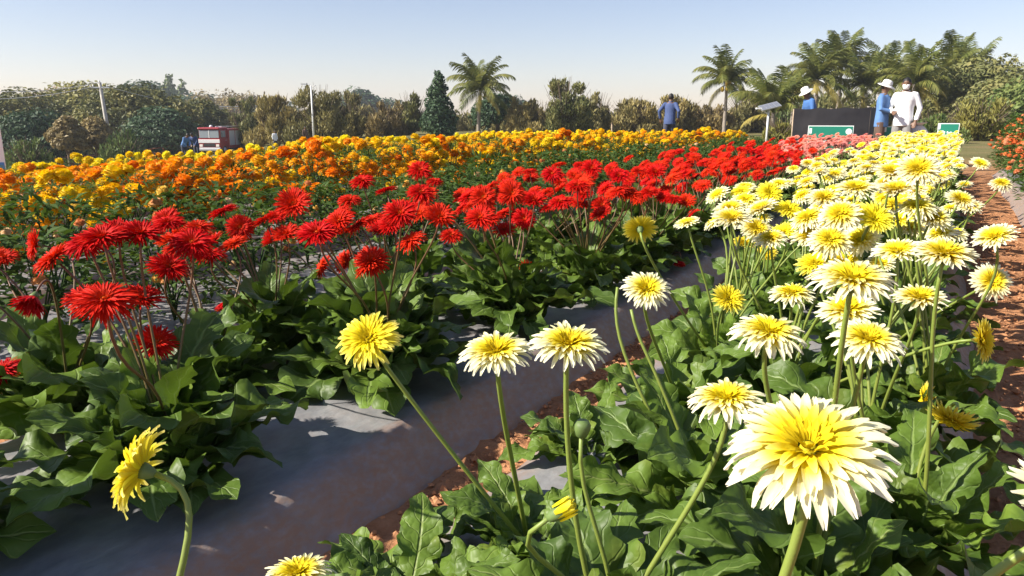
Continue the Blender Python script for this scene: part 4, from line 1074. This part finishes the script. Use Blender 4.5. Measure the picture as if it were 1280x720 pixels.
# black cloth screen round a pen
def cloth_mat():
    m, n, l, b, o = mat('black_cloth'); t = noise(n, l, 3, 4, .6); r = ramp(n, [(.3, (.022, .022, .026)), (.7, (.04, .039, .043))]); l.new(t.outputs[0], r.inputs[0]); l.new(r.outputs[0], b.inputs['Base Color'])
    b.inputs['Roughness'].default_value = .75; t2 = noise(n, l, 1.6, 2, .5); bump(n, l, t2.outputs[0], .6, .06, b); return m
M_CLOTH = cloth_mat()
A = at_dist(993, 135, 17.2); B = at_dist(1089, 133.5, 17.6); C = at_dist(1097, 133.5, 19.0)
e = empty('cloth_screen', (A.x, A.y, 0)); tag(e, 'waist-high black cloth screen stretched between posts behind a green sign', 'screen')
def cloth(p, q, n):
    mb = MB(); V = []; F = []; ny = 8
    for i in range(n + 1):
        t = i / n; c = p.lerp(q, t); sagz = .03 * math.sin(math.pi * (t * 3 % 1))
        for j in range(ny + 1):
            s = j / ny; z = .05 + (c.z - sagz - .05) * s; off = .02 * math.sin(t * 7 + s * 2) * math.sin(math.pi * s)
            dn = Vector((-(q - p).y, (q - p).x, 0)).normalized() * off; V.append((c.x + dn.x - A.x, c.y + dn.y - A.y, z))
    for i in range(n):
        for j in range(ny): F.append((i * (ny + 1) + j, (i + 1) * (ny + 1) + j, (i + 1) * (ny + 1) + j + 1, i * (ny + 1) + j + 1))
    k = len(V); d = Vector((-(q - p).y, (q - p).x, 0)).normalized() * .008
    V2 = [(v[0] + d.x, v[1] + d.y, v[2]) for v in V]; mb.add(V, F); mb.add(V2, [tuple(reversed(f)) for f in F]); return mb
cloth(A, B, 40).obj('cloth_panel', M_CLOTH, e); cloth(B + Vector((.01, .01, 0)), C, 16).obj('cloth_panel', M_CLOTH, e)
M_POST = plain('wooden_post', (.34, .26, .18), .8, var=.3)
for q in (A.lerp(B, .015), A.lerp(B, .5), B, C):
    mb = MB(); f = Vector((FWD.x, FWD.y, 0)) * .06; tube(mb, [Vector((q.x - A.x, q.y - A.y, -.1)) + f * .8, Vector((q.x - A.x, q.y - A.y, q.z - .02)) + f * .8], .03, 7); mb.obj('post', M_POST, e)

# small things near the men's feet
M_BLUEP = plain('blue_plastic', (.16, .24, .45), .4); M_GREYW = plain('white_sack', (.72, .70, .66), .7, var=.1)
def bucket(u, d, m, zt, label, r=.14):
    p = at_dist(u, HOR, d); e = empty('bucket', (p.x, p.y, 0)); tag(e, label, 'bucket')
    mb = MB(); lathe(mb, [(r * .72, 0), (r * .98, zt - .03), (r * 1.05, zt - .03), (r * 1.05, zt), (r * .95, zt), (r * .7, .03)], 18); mb.obj('tub', m, e)
    mb = MB(); tube(mb, bez(Vector((-r, 0, zt - .02)), Vector((-r, 0, zt + .12)), Vector((r, 0, zt + .12)), Vector((r, 0, zt - .02)), 10), .006, 5); mb.obj('handle', M_STEEL, e)
p = at_dist(1149, HOR, 17.2); e = empty('filled_sack', (p.x, p.y, 0)); tag(e, 'upright white sack standing beside the man in the white shirt', 'sack')
mb = MB(); zt = at_dist(1148, 153, 17.2).z
lathe(mb, [(.12, 0), (.19, .08), (.2, .3), (.18, zt - .18), (.10, zt - .08), (.05, zt - .05)], 16); mb.v = [(x * (1 + .06 * math.sin(z * 17 + x * 9)), y * .8 * (1 + .06 * math.sin(z * 13)), z) for x, y, z in mb.v]; mb.obj('bag', M_GREYW, e)
mb = MB(); lathe(mb, [(.05, zt - .06), (.12, zt - .015), (.17, zt), (.10, zt - .03)], 12); mb.obj('tied_neck', M_GREYW, e)
p = at_dist(1141, HOR, 17.6); e = empty('blue_drum', (p.x, p.y, 0)); tag(e, 'small blue plastic drum beside the white sack', 'drum')
mb = MB(); zt = at_dist(1140, 157, 17.6).z; lathe(mb, [(.14, 0), (.155, .04), (.15, .25), (.158, .27), (.15, .29), (.155, zt - .08), (.13, zt - .02), (.09, zt)], 18); mb.obj('body', M_BLUEP, e)
mb = MB(); lathe(mb, [(.05, zt - .005), (.05, zt + .03)], 12); mb.obj('cap', M_WHITE, e)

# ================================================================== PEOPLE
M_SKIN = plain('brown_skin', (.16, .085, .05), .55, var=.1); M_HAIR = plain('black_hair', (.012, .010, .009), .6)
def remesh(o, vox, it=6):
    m = o.modifiers.new('r', 'REMESH'); m.mode = 'VOXEL'; m.voxel_size = vox; m.use_smooth_shade = True
    s = o.modifiers.new('s', 'SMOOTH'); s.factor = .5; s.iterations = it
def arm_pts(side, sh, el, wr): return [Vector(sh), Vector(el), Vector(wr)]
def person(pos, rz, label, shirt, trousers, pose, hat=None, mask=False, S=1.0, small=False, cat='person'):
    """standing figure facing +Y in its own frame"""
    e = empty('person', pos, rz); e.scale = (S, S, S); tag(e, label, cat)
    X = Vector((1, 0, 0)); ln = pose.get('lean', 0.0)
    def T(v):                                     # lean of the upper body about the hips
        v = Vector(v)
        if v.z > .92: v = Matrix.Rotation(-ln, 3, 'X') @ (v - Vector((0, 0, .92))) + Vector((0, 0, .92))
        return v
    head_t = pose.get('head', (0, 0))
    legs = {s: [Vector((s * .09, 0, .92))] + [Vector(q) for q in pose.get('leg' + ('R' if s > 0 else 'L'), [(s * .10, .02, .50), (s * .105, -.02, .09)])] for s in (-1, 1)}
    arms = {s: [T((s * .165, -.01, 1.405))] + [T(q) for q in pose['arm' + ('R' if s > 0 else 'L')]] for s in (-1, 1)}
    # body
    mb = MB()
    tor = [T((0, 0, .86)), T((0, 0, .98)), T((0, .005, 1.12)), T((0, .01, 1.28)), T((0, 0, 1.40)), T((0, -.01, 1.46))]
    rad = [(.15, .105), (.155, .11), (.14, .10), (.165, .115), (.17, .10), (.10, .075)]
    tube(mb, tor, rad, 14, flat=X)
    nk = T((0, 0, 1.45)); hd = T((0, .02, 1.60))
    tube(mb, [nk, T((0, .005, 1.50)), hd + Vector((0, -.005, -.05))], [.062, .056, .054], 10)
    hp = [(-.115, .028, .034), (-.10, .045, .05), (-.06, .062, .074), (0, .074, .092), (.05, .074, .094), (.09, .055, .072), (.115, .02, .03)]
    HM = Matrix.Rotation(head_t[0], 3, 'Z') @ Matrix.Rotation(-head_t[1] - ln * .4, 3, 'X')
    tube(mb, [hd + HM @ Vector((0, .012 if z < -.05 else 0, z)) for z, a, b in hp], [(a, b) for z, a, b in hp], 14, flat=HM @ X)
    for q, r in (((0, .098, -.012), .016), ((0, .094, .01), .011)): tube(mb, [hd + HM @ Vector(q), hd + HM @ Vector((q[0], q[1] - .03, q[2] + .02))], [r, r * .7], 6)
    for s in (-1, 1): tube(mb, [hd + HM @ Vector((s * .074, -.005, -.02)), hd + HM @ Vector((s * .084, -.012, .0)), hd + HM @ Vector((s * .078, -.01, .025))], [.012, .018, .012], 6)
    for s in (-1, 1):
        a = arms[s]; tube(mb, [a[0], a[0].lerp(a[1], .5), a[1], a[1].lerp(a[2], .4), a[2]], [.055, .048, .040, .040, .028], 10)
        d = (a[2] - a[1]).normalized(); sd = d.cross(Vector((0, 1, .2))).normalized()
        if sd.length < .1: sd = X
        pc = a[2] + d * .055; tube(mb, [a[2] - d * .01, pc, a[2] + d * .095], [(.026, .022), (.042, .02), (.038, .016)], 8, flat=sd)
        up = sd.cross(d)
        for i, (o_, l) in enumerate(((-.030, .062), (-.010, .074), (.010, .070), (.029, .055))):
            st = a[2] + d * .085 + sd * o_; k1 = st + d * l * .5 + up * .006; tube(mb, [st, k1, k1 + (d * .8 + up * .5) * l * .5], [.0105, .0095, .008], 6)
        th = a[2] + d * .03 + sd * .036 * -s; tube(mb, [th, th + (d * .6 - sd * s * .5) * .04, th + (d * .9 - sd * s * .35) * .07], [.013, .011, .009], 6)
        L = legs[s]; tube(mb, [L[0], L[0].lerp(L[1], .5), L[1], L[1].lerp(L[2], .35), L[2]], [.085, .078, .055, .056, .038], 10)
        ft = L[2]; tube(mb, [ft + Vector((0, -.05, -.03)), ft + Vector((0, .06, -.04)), ft + Vector((0, .15, -.055))], [.038, .042, .03], 8)
    body = mb.obj('body', M_SKIN, e); remesh(body, .012 if small else .009, 4)
    # shirt
    mb = MB()
    tor = [T((0, 0, .80)), T((0, 0, .90)), T((0, .0, 1.02)), T((0, .005, 1.14)), T((0, .01, 1.30)), T((0, 0, 1.40)), T((0, -.012, 1.455))]
    rad = [(.188, .135), (.182, .132), (.172, .125), (.168, .122), (.188, .135), (.182, .115), (.085, .075)]
    tube(mb, tor, rad, 16, flat=X)
    for s in (-1, 1):
        a = arms[s]; en = a[1].lerp(a[2], pose.get('cuff', .92)); st = a[0].lerp(T((0, 0, 1.40)), .25)
        tube(mb, [st, a[0], a[0].lerp(a[1], .5), a[1], a[1].lerp(en, .5), en], [.066, .066, .060, .052, .048, .042], 10)
    sh = mb.obj('shirt', shirt, e); remesh(sh, .014)
    mb = MB(); tube(mb, [T((0, -.012, 1.445)), T((0, -.012, 1.478))], [(.080, .072), (.074, .064)], 14, flat=X, cap=False); col = mb.obj('collar', shirt, sh)
    # trousers
    mb = MB(); tube(mb, [Vector((0, 0, .82)), Vector((0, 0, .94)), T((0, 0, 1.0))], [(.168, .12), (.172, .122), (.165, .118)], 14, flat=X)
    for s in (-1, 1):
        L = legs[s]; tube(mb, [L[0] + Vector((0, 0, -.02)), L[0].lerp(L[1], .5), L[1], L[1].lerp(L[2], .5), L[2] + Vector((0, 0, .02))], [.098, .092, .076, .072, .07], 10)
    tr = mb.obj('trousers', trousers, e); remesh(tr, .014)
    mb = MB()
    for s in (-1, 1):
        ft = legs[s][2]; m2 = MB(); tube(m2, [ft + Vector((0, -.075, -.045)), ft + Vector((0, .0, -.03)), ft + Vector((0, .09, -.05)), ft + Vector((0, .18, -.065))], [(.042, .045), (.047, .055), (.05, .042), (.035, .026)], 10, flat=X); m2.obj('shoe', M_SHOE, e)
    # hair
    mb = MB(); V = []
    prof = [(-.05, .066, .086), (0, .079, .098), (.05, .079, .099), (.092, .06, .078), (.122, .02, .03)]
    tube(mb, [hd + HM @ Vector((0, -.016 if z < .04 else -.006, z + .004)) for z, a, b in prof], [(a, b - (.014 if z < .04 else 0)) for z, a, b in prof], 14, flat=HM @ X)
    mb.obj('hair', M_HAIR, e)
    if hat:
        mb = MB(); Mx = Matrix.Translation(hd + HM @ Vector((0, 0, .045))) @ HM.to_4x4() @ Matrix.Rotation(R(-6), 4, 'X')
        lathe(mb, [(.175, -.028), (.178, -.022), (.11, .008), (.098, .012), (.097, .06), (.085, .092), (.05, .108), (.012, .112)], 20, 0, Mx); ht = mb.obj('hat', hat, e)
        mb = MB(); lathe(mb, [(.100, .010), (.1005, .028)], 20, 0, Mx); mb.obj('hat_band', M_BAND, ht)
    if mask:
        mb = MB(); tube(mb, [hd + HM @ Vector((0, .052, z)) for z in (-.092, -.06, -.02, .002)], [(.045, .045), (.060, .052), (.066, .052), (.060, .044)], 12, flat=HM @ X); mb.obj('face_mask', M_WHITE, e)
    return e
M_SHOE = plain('dark_shoe', (.03, .025, .022), .6); M_BAND = plain('hat_band', (.55, .52, .46), .7)
M_SHB = plain('blue_shirt', (.10, .21, .44), .8, var=.15, scale=5, bmp=.6); M_SHB2 = plain('navy_shirt', (.045, .075, .19), .8, var=.2, scale=5, bmp=.6); M_SHD = plain('deep_blue_shirt', (.05, .14, .36), .8, var=.15, scale=5, bmp=.6)
M_SHW = plain('white_shirt', (.78, .79, .80), .8, var=.04, scale=5, bmp=.6); M_TRG = plain('grey_trousers', (.23, .225, .22), .85, var=.15, scale=6, bmp=.5); M_TRB = plain('brown_trousers', (.12, .075, .055), .85, var=.2, scale=6, bmp=.5); M_TRN = plain('navy_trousers', (.05, .055, .085), .85, var=.2, scale=6)
M_HAT = plain('white_hat', (.78, .77, .74), .7, var=.05)
def stand(u, d): p = at_dist(u, HOR, d); return Vector((p.x, p.y, terrain(p.x, p.y)))
def face_to(pos, deg):            # deg: 0 = towards the camera, 90 = to the picture's right, 180 = away
    v = Vector((-pos.x, -pos.y, 0)); base = math.atan2(v.y, v.x) - math.pi / 2; return base + R(deg)
p = stand(1129, 16.9); person(p, face_to(p, -12), 'man in a white shirt, grey trousers and white face mask', M_SHW, M_TRG,
   dict(armR=[(.27, -.02, 1.15), (.14, .22, 1.06)], armL=[(-.27, -.05, 1.14), (-.235, .06, .89)], legR=[(.11, .02, .5), (.12, -.02, .09)], legL=[(-.11, .04, .5), (-.13, 0, .09)], head=(.1, .12)), None, True, 1.0)
p = stand(1102, 17.0); person(p, face_to(p, 78), 'man in a light blue shirt and white hat talking beside the black screen', M_SHB, M_TRB,
   dict(armR=[(.25, .02, 1.16), (.12, .25, 1.10)], armL=[(-.25, .02, 1.16), (-.06, .27, 1.10)], head=(0, .25)), M_HAT, False, .97)
p = stand(1017, 19.4); person(p, face_to(p, -65), 'man in a blue shirt and white hat bending behind the black screen', M_SHD, M_TRN,
   dict(armR=[(.24, .08, 1.17), (.15, .32, 1.12)], armL=[(-.24, .08, 1.17), (-.13, .32, 1.10)], lean=.32, head=(0, .3)), M_HAT, False, .98)
p = stand(837, 23.0); person(p, face_to(p, 165), 'man in a navy shirt walking away past the marigolds', M_SHB2, M_TRN,
   dict(armR=[(.30, -.12, 1.18), (.26, .02, .98)], armL=[(-.30, -.14, 1.18), (-.27, -.05, .95)], legR=[(.1, .14, .5), (.11, .02, .09)], legL=[(-.1, -.02, .52), (-.11, -.22, .12)], lean=.08, head=(0, .12)), None, False, .97)
squat = dict(armR=[(.22, .12, 1.2), (.1, .36, 1.1)], armL=[(-.22, .12, 1.2), (-.1, .36, 1.05)], lean=.6, head=(0, .3))
for i, (u, v, d, sh, lab) in enumerate([(229, 176, 27, M_SHB, 'far worker in blue stooping behind the marigolds, head bare'), (245, 177, 27.5, M_SHB2, 'far worker in dark blue stooping in front of the red truck')]):
    q = at_dist(u, v, d); g = terrain(q.x, q.y); person(Vector((q.x, q.y, g)), face_to(q, 40 - 70 * i), lab, sh, M_TRN, squat, None, False, max(.55, (q.z - g) / 1.52), True)
for i, (u, v, d, sh, lab) in enumerate([(343, 163, 34, M_SHW, 'far person in white standing behind the marigolds near the feathery tree'), (381, 158, 36, M_TRB, 'far person in brown standing beside the white lamp post')]):
    q = at_dist(u, v, d); g = terrain(q.x, q.y); person(Vector((q.x, q.y, g)), face_to(q, 30), lab, sh, M_TRN, dict(armR=[(.24, -.02, 1.15), (.22, .06, .9)], armL=[(-.24, -.02, 1.15), (-.22, .06, .9)]), None, False, (q.z - g) / 1.72, True)

# ================================================================== RED FIRE TRUCK
M_TRED = plain('truck_red', (.32, .02, .025), .35, var=.08); M_TGLASS = plain('truck_glass', (.30, .34, .37), .15); M_TSIL = plain('truck_silver', (.6, .6, .6), .4, .3); M_TYRE = plain('tyre', (.025, .024, .023), .85); M_LENS = plain('lamp_lens', (.8, .78, .7), .2); M_DARK = plain('dark_gap', (.02, .02, .02), .8)
D = 60; pf = at_dist(259, HOR, D); g = terrain(pf.x, pf.y)
tk = empty('fire_truck', (pf.x, pf.y, g), face_to(pf, -24) + math.pi); tag(tk, 'red fire truck with a white beacon parked under the trees', 'truck')
# local frame: front of the cab faces -Y, length runs along +Y
zt = at_dist(259, 158, D).z - g; k = zt / 2.9
def tb(name, c, s, m, parent=tk, bev=.05):
    mb = MB(); box(mb, [x * k for x in c], [x * k for x in s]); o = mb.obj(name, m, parent, smooth=False)
    if bev: bv = o.modifiers.new('b', 'BEVEL'); bv.width = bev; bv.segments = 2
    return o
tb('cab_lower', (0, 1.0, 1.15), (2.3, 2.0, 1.05), M_TRED); cab = tb('cab_upper', (0, 1.04, 2.12), (2.16, 1.9, .90), M_TRED, bev=.08)
tb('roof', (0, 1.0, 2.68), (2.3, 2.1, .24), M_TRED, bev=.09)
for s in (-1, 1):
    w_ = tb('windscreen', (s * .53, .075, 2.13), (.96, .05, .78), M_TGLASS, bev=.02); tb('window', (s * 1.085, .95, 2.13), (.04, 1.1, .66), M_TGLASS, bev=.02)
    dr = tb('door', (s * 1.155, .95, 1.3), (.03, 1.2, .8), M_TRED, bev=.02); tb('handle', (s * 1.18, 1.35, 1.5), (.03, .18, .05), M_TSIL, dr, 0)
    tb('headlight', (s * .85, -.02, .98), (.34, .06, .24), M_LENS, bev=.03)
    tb('mirror', (s * 1.32, .1, 2.1), (.06, .12, .4), M_DARK, bev=.02)
tb('pillar', (0, .06, 2.13), (.09, .05, .8), M_WHITE, bev=.01); tb('front_panel', (0, -.01, 1.42), (2.2, .05, .36), M_WHITE, bev=.02); tb('grille', (0, -.015, 1.02), (1.2, .05, .3), M_DARK, bev=.02)
tb('bumper', (0, -.12, .62), (2.4, .26, .34), M_TSIL, bev=.06)
tb('body', (0, 4.6, 1.62), (2.35, 5.0, 2.0), M_TRED, bev=.08); tb('chassis', (0, 3.4, .62), (1.6, 7.0, .26), M_DARK, bev=0)
for s in (-1, 1):
    for i in range(3): tb('locker_shutter', (s * 1.185, 2.95 + i * 1.55, 1.7), (.03, 1.35, 1.5), M_TSIL, bev=.02)
for s in (-1, 1):
    for y_ in (1.0, 5.6):
        mb = MB(); Mx = Matrix.Translation((s * 1.0 * k, y_ * k, .5 * k)) @ Matrix.Rotation(R(90), 4, 'Y'); lathe(mb, [(.3 * k, -.16 * k), (.48 * k, -.15 * k), (.52 * k, -.1 * k), (.52 * k, .1 * k), (.48 * k, .15 * k), (.3 * k, .16 * k)], 22, 0, Mx); wh = mb.obj('wheel', M_TYRE, tk)
        mb = MB(); lathe(mb, [(.30 * k, -.17 * k), (.29 * k, .17 * k)], 16, 0, Mx); mb.obj('rim', M_TSIL, wh)
mb = MB(); lathe(mb, [(.16 * k, 2.79 * k), (.17 * k, 2.90 * k), (.12 * k, 3.0 * k), (.03 * k, 3.03 * k)], 14, 0, Matrix.Translation((.0, .7 * k, 0))); mb.obj('beacon', M_WHITE, tk)
mb = MB()
for s in (-.28, .28): box(mb, (s * k + .3, 4.2 * k, 2.85 * k), (.07, 5.4 * k, .1))
for i in range(14): box(mb, (.3, (1.8 + i * .37) * k, 2.85 * k), (.5 * k, .05, .05))
mb.obj('ladder', M_TSIL, tk)
# low rail fence along the far lane
M_RAIL = plain('terracotta_rail', (.30, .12, .07), .8, var=.2, scale=3)
p0 = at_dist(-40, HOR, 56); p1 = at_dist(250, HOR, 66)
e = empty('rail_fence', (p0.x, p0.y, 0)); tag(e, 'low terracotta rail fence below the mango trees', 'fence')
n = 14; pts = [p0.lerp(p1, i / n) for i in range(n + 1)]; L = [Vector((q.x - p0.x, q.y - p0.y, terrain(q.x, q.y))) for q in pts]
for i, q in enumerate(L):
    mb = MB(); box(mb, (0, 0, .5), (.14, .14, 1.3)); o = mb.obj('post', M_RAIL, e, smooth=False); o.location = q
for h_ in (.35, .75, 1.1):
    for i in range(n):
        mb = MB(); tube(mb, [L[i] + Vector((0, 0, h_)), L[i + 1] + Vector((0, 0, h_))], .05, 4); mb.obj('rail', M_RAIL, e)
for u, d in ((765, 34),):
    q = at_dist(u, HOR, d); e = empty('field_post', (q.x, q.y, 0)); tag(e, 'short bare wooden post at the marigold field edge', 'post')
    mb = MB(); zt = at_dist(u, 154, d).z; tube(mb, [(0, 0, -.1), (.01, 0, zt * .6), (0, 0, zt)], [.04, .036, .032], 7); mb.obj('stake', M_POST, e); mb = MB(); lathe(mb, [(.04, zt - .04), (.045, zt - .03), (.03, zt + .02)], 8); mb.obj('tip', M_BARK, e)

# ================================================================== AIR
mh = bpy.data.materials.new('dry_air'); mh.use_nodes = True; n = mh.node_tree.nodes; n.clear()
out = n.new('ShaderNodeOutputMaterial'); pv = n.new('ShaderNodeVolumePrincipled'); pv.inputs['Color'].default_value = (.86, .90, .96, 1); pv.inputs['Density'].default_value = .0006; pv.inputs['Anisotropy'].default_value = .2
mh.node_tree.links.new(pv.outputs[0], out.inputs['Volume'])
mb = MB(); box(mb, (0, 150, 12), (1000, 1000, 34)); hz = mb.obj('haze', mh); hz['kind'] = 'stuff'; hz['label'] = 'thin pale dusty air over the whole field'; hz['category'] = 'haze'
